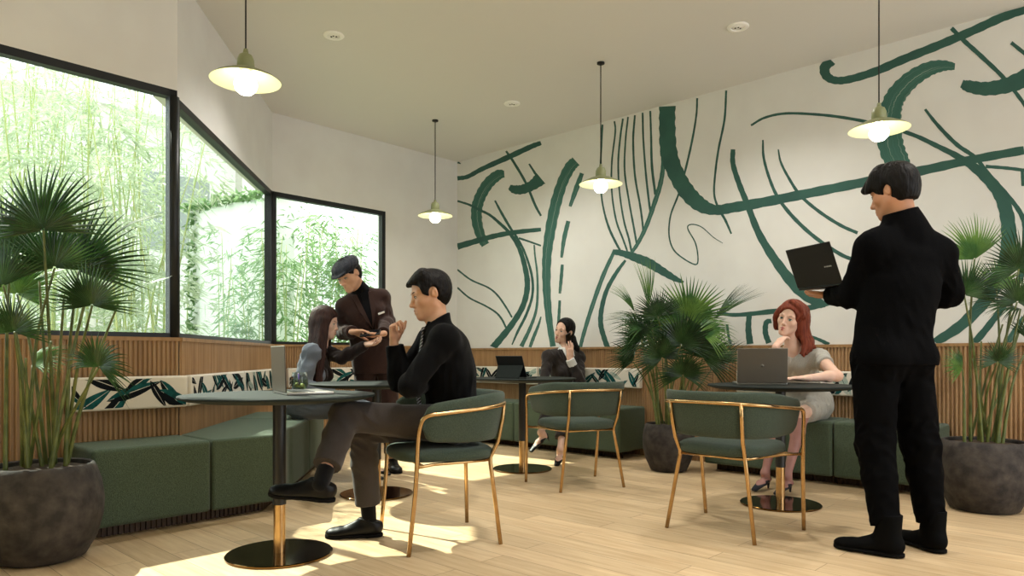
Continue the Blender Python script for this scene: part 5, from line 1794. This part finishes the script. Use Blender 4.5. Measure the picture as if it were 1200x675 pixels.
# ---- long-haired person on the bench
def long_hair_person():
    org = V(-1.50, 5.40, 0)
    J = dict(pelvis=(-1.575, 5.41, .555), chest=(-1.495, 5.40, .895), neck=(-1.45, 5.40, 1.02), rsh=(-1.478, 5.245, .955), lsh=(-1.452, 5.55, .96), lhip=(-1.555, 5.49, .545), rhip=(-1.555, 5.325, .545),
             rkn=(-1.14, 5.27, .525), lkn=(-1.14, 5.45, .525), ran=(-1.12, 5.31, .113), lan=(-1.10, 5.50, .113), rwr=(-1.29, 5.24, .645), lwr=(-1.075, 5.28, 1.015))
    J = {k: V(v) for k, v in J.items()}
    J['rel'] = ik(J['rsh'], J['rwr'], .27, .235, (-1.6, 5.1, .6)); J['lel'] = ik(J['lsh'], J['lwr'], .27, .235, (-1.30, 5.30, .85))
    t = person('person with long straight brown hair in a grey jacket seated on the window bench', org)
    HD = Head(at(381, 378, 5.40), (.95, -.06, -.18), (.14, 0, 1), .97, True)
    S = Body(); torso(S, J, -.012, True, sh=.85); HD.skin(S, J['neck'], .046)
    for s_ in 'lr': arm(S, J, s_, -.008, fem=True); leg(S, J, s_, -.008, fem=True); foot(S, J[s_ + 'an'], (1, 0, 0), (0, 0, 1))
    hand(S, J['rwr'], (1, .1, .02), (0, 0, -1), -1, .92, curl=(.05, .12, .1), thumb=(.7, .7, .1)); hand(S, J['lwr'], (.85, -.5, .05), (0, -.3, 1), 1, .92, curl=(.4, .5, .3))
    put('body', S.mesh(.005), [SK_P, LIP], t, org, HD.pick()); HD.eyes(t, org, gaze=(.95, 0, -.2), lip=LIP)
    q, M = HD.p, HD.M
    B = Body(); skull_hair(B, HD, .012)
    B.ell(q(.112, 0, -.004), (.068, .10, .066), .010, M, 's'); B.ell(q(.096, 0, -.07), (.068, .10, .085), .012, M, 's')
    bk = q(-.055, 0, -.03); down = V(-1.515, 5.37, .61)
    B.ecap(bk, down, (.084, .060), (.080, .034), M[1], .04)
    B.ecap(q(.014, -.072, .02), V(-1.455, 5.25, .62), (.042, .022), (.046, .016), (1, 0, 0), .03)
    B.ecap(q(-.012, .068, .02), V(-1.45, 5.52, .80), (.040, .024), (.040, .016), (1, 0, 0), .03)
    for i in range(9):
        u = i / 8; a0 = q(-.075 + .075 * u, -.055 - .022 * u, .03 - .03 * u); b0 = V(-1.575 + .13 * u, 5.33 - .10 * u, .60 + .03 * (i % 3))
        lock(B, [a0, (a0 + b0) / 2 + V(0, -.012, 0), b0], .017, .005, 8, i, .5, .008)
    put('hair', B.mesh(.0045), H_BROWN, t, org)
    B = Body(); P, U, fw = torso(B, J, .004, True, sh=.76); arm(B, J, 'l', .012, .96, fem=True)
    d = nz(J['lwr'] - J['lel']); B.cut(J['lwr'] - d * .012, d, .07); B.cut(J['neck'] + V(0, 0, .01), (0, 0, 1), .1)
    put('jersey', B.mesh(.0055, noise=folds(9, .005, .07)), M_darksweater, t, org)
    B = Body(); torso(B, J, .016, True, sh=.80); arm(B, J, 'r', .014, .97, fem=True, r=(.050, .044, .042, .030))
    d = nz(J['rwr'] - J['rel']); B.cut(J['rwr'] - d * .012, d, .07)
    B.ell(J['chest'] + V(.18, .02, -.05), (.13, .16, .40), .01, None, 's'); B.cut(J['neck'] + V(0, 0, .005), (0, 0, 1), .1); B.cut(J['pelvis'] - V(0, 0, .06), (0, 0, -1), .4)
    put('jacket', B.mesh(.0055, noise=folds(4, .007, .09, (1, 1, .7))), M_greyjacket, t, org)
    trousers(J, t, org, M_greyjacket, seed=5, r=(.090, .066, .060, .052), d0=(.160, .112))
    for s_ in 'lr': pump(J[s_ + 'an'], (1, 0, 0), (0, 0, 1), t, org, M_leather)


# ---- person on the phone
def phone_person():
    org = V(.50, 6.80, 0)
    J = dict(pelvis=(.545, 6.99, .555), chest=(.505, 6.91, .875), neck=(.515, 6.88, .995), rsh=(.345, 6.80, .925), lsh=(.655, 6.96, .915), lhip=(.62, 6.96, .545), rhip=(.46, 6.93, .545),
             lkn=(.50, 6.54, .53), rkn=(.40, 6.50, .60), lan=(.415, 6.15, .113), ran=at(634, 507, 6.17), lel=(.655, 6.80, .675), lwr=at(667.5, 420, 6.76), rel=(.30, 6.70, .66), rwr=(.40, 6.56, .66))
    J = {k: V(v) for k, v in J.items()}
    t = person('person in a charcoal suit and white shirt holding a phone to the ear', org)
    HD = Head(at(661, 388, 6.90), (-.66, -.72, .02), (.30, -.05, 1), 1.0, True)
    S = Body(); torso(S, J, -.012, True, sh=.85); HD.skin(S, J['neck'], .046)
    for s_ in 'lr': arm(S, J, s_, -.008, fem=True); leg(S, J, s_, -.008, fem=True)
    fl_, fr_ = (-.25, -.95, -.05), (-.75, -.45, -.45)
    foot(S, J['lan'], fl_, (0, 0, 1)); foot(S, J['ran'], fr_, (-.2, -.3, 1))
    hand(S, J['lwr'], (.05, .10, 1), (-.45, .85, -.1), 1, 1.02, per=((.20, .30, .2), (.10, .25, .2), (.05, .2, .15), (.0, .15, .15)), spread=.10, thumb=(.4, .8, .5))
    hand(S, J['rwr'], (.6, -.5, -.2), (0, 0, -1), -1, .9)
    put('body', S.mesh(.005), [SK_P, LIP_R], t, org, HD.pick()); HD.eyes(t, org, gaze=(.95, .1, .05))
    q, M = HD.p, HD.M
    B = Body(); skull_hair(B, HD, .010); B.ell(q(.104, 0, .016), (.074, .078, .078), .010, M, 's'); B.ell(q(.070, 0, -.075), (.085, .115, .080), .012, M, 's')
    for y in (1, -1): B.ell(q(-.004, .086 * y, -.006), (.020, .024, .030), .006, M, 's')
    B.cut(q(-.06, 0, -.070), nz(-M[2] + M[0] * .2), .2)
    B.chain([q(-.115, 0, -.035), q(-.14, .01, -.07), V(.625, 6.93, 1.0), V(.640, 6.90, .93)], [.034, .036, .032, .012], .02)
    put('hair', B.mesh(.005, noise=folds(33, .0015, .03, (1.2, 1.2, .3))), H_BLACK, t, org)
    B = Body(); P, U, fw = torso(B, J, .002, True, sh=.72); lf = nz(J['lsh'] - J['rsh'])
    B.cap(J['neck'], J['neck'] + V(0, 0, .05), .064, .056, .02); B.cut(J['neck'] + V(0, 0, .035), nz(V(fw) * .8 + V(0, 0, 1)), .1)
    d = nz(J['lwr'] - J['lel']); B.cap(J['lwr'] - d * .07, J['lwr'] - d * .005, .044, .042, .0); B.cut(J['lwr'] - d * .008, d, .06)
    for y in (1, -1): B.ecap(J['neck'] + lf * y * .045 + fw * .04 + V(0, 0, .015), J['neck'] + lf * y * .045 + fw * .088 - V(0, 0, .05), (.022, .008), (.008, .006), lf, .006)
    put('shirt', B.mesh(.005), M_shirtw, t, org)
    ax = nz(J['chest'] - J['pelvis']); top = J['neck'] + fw * .07 - V(0, 0, .01); btn = P(.40) + fw * .125
    B = Body(); torso(B, J, .014, True, sh=.80)
    for s_ in 'lr':
        arm(B, J, s_, .012, .94, fem=True, r=(.048, .043, .041, .030)); d = nz(J[s_ + 'wr'] - J[s_ + 'el']); B.cut(J[s_ + 'wr'] - d * .035, d, .07)
    B.cut(J['neck'] + V(0, 0, .002), nz(V(0, 0, 1) + fw * .4), .1); B.cut(J['pelvis'] - V(0, 0, .06), (0, 0, -1), .4)
    put('suit_jacket', B.mesh(.005, noise=folds(44, .005, .11, (1, 1, .7))), M_charcoal, t, org)
    B2 = Body(); torso(B2, J, .015, True, sh=.80)
    suit_front(B2, t, org, top, btn, fw, lf, M_shirtw, M_charcoal, None, .062, .042)
    trousers(J, t, org, M_charcoal, seed=6, r=(.090, .066, .062, .060), hem={'l': .80, 'r': .84}, d0=(.160, .112))
    pump(J['lan'], fl_, (0, 0, 1), t, org, M_leather); pump(J['ran'], fr_, (-.2, -.3, 1), t, org, M_leather)
    ear = HD.p(.020, .094, -.072)
    box_thing('mobile_phone', 'black mobile phone held against the ear by the person in charcoal suit', 'phone', ear, HD.M[0] * .55 - HD.M[2] * -.2 + HD.M[2], np.cross(HD.M[1], HD.M[0]), (.145, .07, .009), M_keys)


# ---- red-haired person
def red_hair_person():
    org = V(2.05, 5.10, 0)
    J = dict(pelvis=(2.235, 5.40, .56), chest=(2.005, 5.07, .885), neck=(1.985, 5.035, .995), lsh=(2.140, 4.955, .915), rsh=(1.855, 5.13, .915), lhip=(2.26, 5.31, .55), rhip=(2.13, 5.42, .55),
             lkn=(2.03, 4.98, .53), rkn=(1.90, 5.08, .53), lan=(1.865, 4.83, .113), ran=(1.765, 4.97, .113), lel=(2.128, 4.665, .798), lwr=(1.89, 4.575, .786), rel=(1.80, 4.875, .797), rwr=at(909.5, 406, 4.83))
    J = {k: V(v) for k, v in J.items()}
    t = person('person with wavy red hair in a pale grey dress resting the chin on one hand', org)
    HD = Head(at(926, 373.5, 4.98), (-.66, -.72, -.04), (.30, -.08, 1), 1.0, True); HD.brow = M_redbrow
    S = Body(); torso(S, J, -.006, True, sh=.85); HD.skin(S, J['neck'], .047)
    for s_ in 'lr': arm(S, J, s_, -.002, fem=True); leg(S, J, s_, -.006, fem=True, r=(.086, .056, .054, .032))
    ff = (-.62, -.60, 0)
    foot(S, J['lan'], ff, (0, 0, 1)); foot(S, J['ran'], ff, (0, 0, 1))
    hand(S, J['rwr'], (.62, .42, .62), (.55, .2, -.75), -1, .95, curl=(.35, .5, .3), thumb=(.5, .7, .3))
    hand(S, J['lwr'], (-1, -.02, -.01), (0, 0, -1), 1, .95, curl=(.05, .15, .1), thumb=(.6, .8, .05))
    def pk(P):
        r = HD.pick()(P); return np.where((P[:, 2] < .50) & (r == 0), 2, r)
    put('body', S.mesh(.0045), [SK_P, LIP_R, M_stocking], t, org, pk); HD.eyes(t, org, gaze=(.95, .15, .08), iris='3a5a58')
    q, M = HD.p, HD.M
    B = Body(); skull_hair(B, HD, .016)
    B.ell(q(.106, .010, .003), (.070, .070, .073), .012, M, 's'); B.ell(q(.080, 0, -.085), (.085, .085, .085), .012, M, 's'); B.ell(q(-.000, -.09, -.02), (.022, .02, .034), .006, M, 's')
    B.ell(q(.0, .088, -.006), (.022, .024, .032), .008, M, 's')
    # long waves on both sides, fuller over her left shoulder
    B.chain([q(-.05, .05, .02), q(-.055, .075, -.07), V(2.065, 4.99, 1.05)], [.060, .052, .040], .03)
    B.chain([q(-.07, 0, -.02), q(-.085, .02, -.10), V(2.05, 5.05, 1.03)], [.072, .066, .045], .03)
    ends = [V(2.03, 4.925, .925), V(2.055, 4.93, .940), V(2.08, 4.945, .955), V(2.105, 4.965, .965), V(2.12, 4.99, .985), V(2.01, 4.93, .945), V(2.09, 5.02, .97), V(2.045, 4.94, .93), V(2.07, 4.96, .95)]
    for i, e in enumerate(ends):
        u = i / 8; a0 = q(-.02 - .07 * (i % 4) / 3, .070 + .012 * (i % 2), .05 - .05 * u); m0 = q(-.03 - .05 * (i % 4) / 3, .098, -.075)
        lock(B, [a0, m0, e * .6 + m0 * .4 + V(.012 * (i % 3 - 1), -.012, .0), e], .021, .016, 12, 40 + i, .3, .010)
    for i in range(4):
        a0 = q(.05 - .012 * i, -.062, .062); lock(B, [a0, q(.042 - .014 * i, -.084, .01), q(.026 - .012 * i, -.088, -.05), q(.0 - .01 * i, -.076, -.095)], .017, .008, 9, 60 + i, .3, .010)
    for i in range(6):
        a0 = q(.055 - .02 * i, .0, .122 - .004 * i); lock(B, [a0, q(.045 - .022 * i, .055, .095), q(.02 - .022 * i, .087, .035)], .018, .004, 8, 80 + i, .7, .010)
    put('hair', B.mesh(.004), H_RED, t, org)
    B = Body(); P, U, fw = torso(B, J, .008, True, sh=.88); lf = nz(J['lsh'] - J['rsh'])
    for s_ in 'lr':
        a, b = J[s_ + 'sh'], J[s_ + 'el']; B.cap(a, a + (b - a) * .36, .060, .056, .02); d = nz(b - a); B.cut(a + (b - a) * .36, d, .09)
        hp, kn = J[s_ + 'hip'], J[s_ + 'kn']; B.cap(hp, hp + (kn - hp) * .84, .105, .078, .05); d = nz(kn - hp); B.cut(hp + (kn - hp) * .82, d, .13)
    B.ecap(J['pelvis'] + V(0, 0, .04), J['pelvis'] - V(0, 0, .01), (.168, .125), (.175, .13), lf, .05)
    B.cap(J['neck'] + fw * .06 + V(0, 0, .03), V(at(925, 422, 4.92)), .060, .010, .006, 's'); B.cut(J['neck'] + V(0, 0, -.005), (0, 0, 1), .10)
    put('dress', B.mesh(.005, noise=folds(66, .004, .12, (1, 1, .8))), M_dress, t, org)
    pump(J['lan'], ff, (0, 0, 1), t, org, M_navy); pump(J['ran'], ff, (0, 0, 1), t, org, M_navy)
    mb = MB(); mb.lathe([(0, -.005), (.004, -.002), (.004, .003), (0, .005)], 10, Matrix.Translation(Vector(HD.p(-.012, .083, -.034) - org))); mb.build('earring', M_brass, t)


# ---- standing person in black
def standing_person():
    org = V(1.87, 3.37, 0)
    J = dict(pelvis=(1.815, 3.42, .935), chest=(1.885, 3.41, 1.385), neck=(1.878, 3.405, 1.525), lsh=(1.712, 3.375, 1.440), rsh=(2.052, 3.435, 1.415), lhip=(1.735, 3.40, .91), rhip=(1.905, 3.44, .91),
             lkn=(1.735, 3.405, .51), rkn=(1.965, 3.43, .51), lan=(1.745, 3.315, .095), ran=(2.005, 3.40, .095), lwr=at(975, 346, 3.73), rwr=(1.93, 3.70, 1.22))
    J = {k: V(v) for k, v in J.items()}
    J['lel'] = V(at(1000, 345, 3.50)); J['rel'] = V(at(1111, 344, 3.49))
    t = person('tall standing person in black turtleneck and trousers, back to the viewer, holding a laptop', org)
    HD = Head(at(1046, 225, 3.42), (-.60, .76, -.26), (-.14, .14, 1), 1.0)
    S = Body(); torso(S, J, -.012); HD.skin(S, J['neck'], .058)
    for s_ in 'lr': arm(S, J, s_, -.008); leg(S, J, s_, -.012); S.cap(J[s_ + 'an'], J[s_ + 'an'] + V(0, 0, -.05), .034, .034, .02)
    hand(S, J['lwr'], (-.25, .6, .02), (0, 0, 1), 1, 1.0, curl=(.15, .3, .2), thumb=(.9, .4, .1)); hand(S, J['rwr'], (-.6, .6, .1), (-.5, -.3, .6), -1, 1.0)
    put('body', S.mesh(.005), [SK_T, LIP], t, org, HD.pick()); HD.eyes(t, org)
    q, M = HD.p, HD.M
    B = Body(); skull_hair(B, HD, .017); B.ell(q(.108, 0, -.004), (.076, .09, .052), .012, M, 's'); B.ell(q(.064, 0, -.08), (.09, .13, .085), .012, M, 's')
    for y in (1, -1): B.ell(q(-.004, .092 * y, -.012), (.026, .034, .036), .006, M, 's')
    B.cap(q(.02, .03, .11), q(.112, .02, .055), .03, .018, .03); B.cap(q(.03, -.03, .105), q(.104, -.04, .06), .028, .016, .03); B.cap(q(.03, .06, .085), q(.085, .070, .03), .026, .012, .03)
    B.cut(q(-.06, 0, -.070), nz(-M[2]), .2)
    put('hair', B.mesh(.005, noise=folds(7, .002, .04)), H_BLACK, t, org)
    B = Body(); P, U, fw = torso(B, J, .016, sh=1.05)
    B.ecap(P(.5), J['pelvis'] - V(0, 0, .03), (.172, .124), (.172, .130), nz(J['lhip'] - J['rhip']), .05)
    for s_ in 'lr':
        arm(B, J, s_, .018, .97, r=(.062, .050, .048, .036)); d = nz(J[s_ + 'wr'] - J[s_ + 'el']); B.cut(J[s_ + 'wr'] - d * .01, d, .075)
    nd = nz(HD.p(-.01, 0, -.07) - J['neck'])
    for s_ in 'lr': B.cap(J['neck'] + nd * .015, J['neck'] * .45 + J[s_ + 'sh'] * .55 + V(0, 0, .005), .068, .062, .07)
    B.cap(J['neck'] - nd * .03, J['neck'] + nd * .115, .080, .072, .05); B.cut(J['neck'] + nd * .100, nd, .12); B.cut(J['pelvis'] - V(0, 0, .05), (0, 0, -1), .4)
    put('turtleneck', B.mesh(.0055, noise=folds(12, .005, .13, (1, 1, .8), near([J['lel'], J['rel'], P(.3)], .16))), M_knit, t, org)
    trousers(J, t, org, M_blacktrouser, waist=.11, r=(.108, .085, .076, .064), hem=.93, seed=17, fold=.008, d0=(.172, .13))
    shoe('boot', J['lan'], (-.74, .67, 0), (0, 0, 1), t, org, M_boot, M_soleb, L=.31, W=.054, boot=.10)
    shoe('boot', J['ran'], (-.20, .98, 0), (0, 0, 1), t, org, M_boot, M_soleb, L=.31, W=.054, boot=.10)
    N_, F_ = V(1.625, 3.50, 1.278), V(1.530, 3.80, 1.278)
    hx = nz(F_ - N_); nf = nz(V(.9, .3, .06))
    laptop('open_laptop', 'dark open laptop held in the hand of the standing person in black', basis(Vector((N_ + F_) / 2), Vector(hx), Vector(-nf)), M_darklap, M_darklap, w=.32, d=.215, tilt=108, mark='word')


waiter(); long_hair_person(); phone_person(); red_hair_person(); standing_person()
# ------------------------------------------------------------------ camera, light, view
cam = bpy.data.cameras.new('camera'); co = bpy.data.objects.new('camera', cam); C.objects.link(co)
cam.sensor_width = 36; cam.lens = 36 * F / 1200
co.location = (0, 0, CH); co.rotation_euler = (PI / 2, 0, 0)
cam.shift_y = (YH - 337.5) / 1200
cam.clip_start = .05
bpy.context.scene.camera = co

sun = bpy.data.lights.new('sun', 'SUN'); so = bpy.data.objects.new('sun', sun); C.objects.link(so)
sun.energy = 8; sun.angle = math.radians(.8); sun.color = (1, .94, .84)
sd = Vector((.66, -.5, -.80)).normalized()
so.rotation_euler = sd.to_track_quat('-Z', 'Y').to_euler()
so.location = (-6, 8, 6)

w = bpy.data.worlds.new('world'); bpy.context.scene.world = w
w.use_nodes = True
bg = w.node_tree.nodes['Background']
bg.inputs[0].default_value = (.93, .97, 1, 1); bg.inputs[1].default_value = 2.1

sc = bpy.context.scene
sc.view_settings.view_transform = 'Standard'; sc.view_settings.look = 'None'
sc.view_settings.exposure = 0.65; sc.view_settings.gamma = 1; sc.view_settings.use_curve_mapping = False
sc.cycles.use_denoising = True
sc.cycles.max_bounces = 8; sc.cycles.transparent_max_bounces = 16
sc.cycles.sample_clamp_indirect = 6
sc.cycles.caustics_reflective = False; sc.cycles.caustics_refractive = False
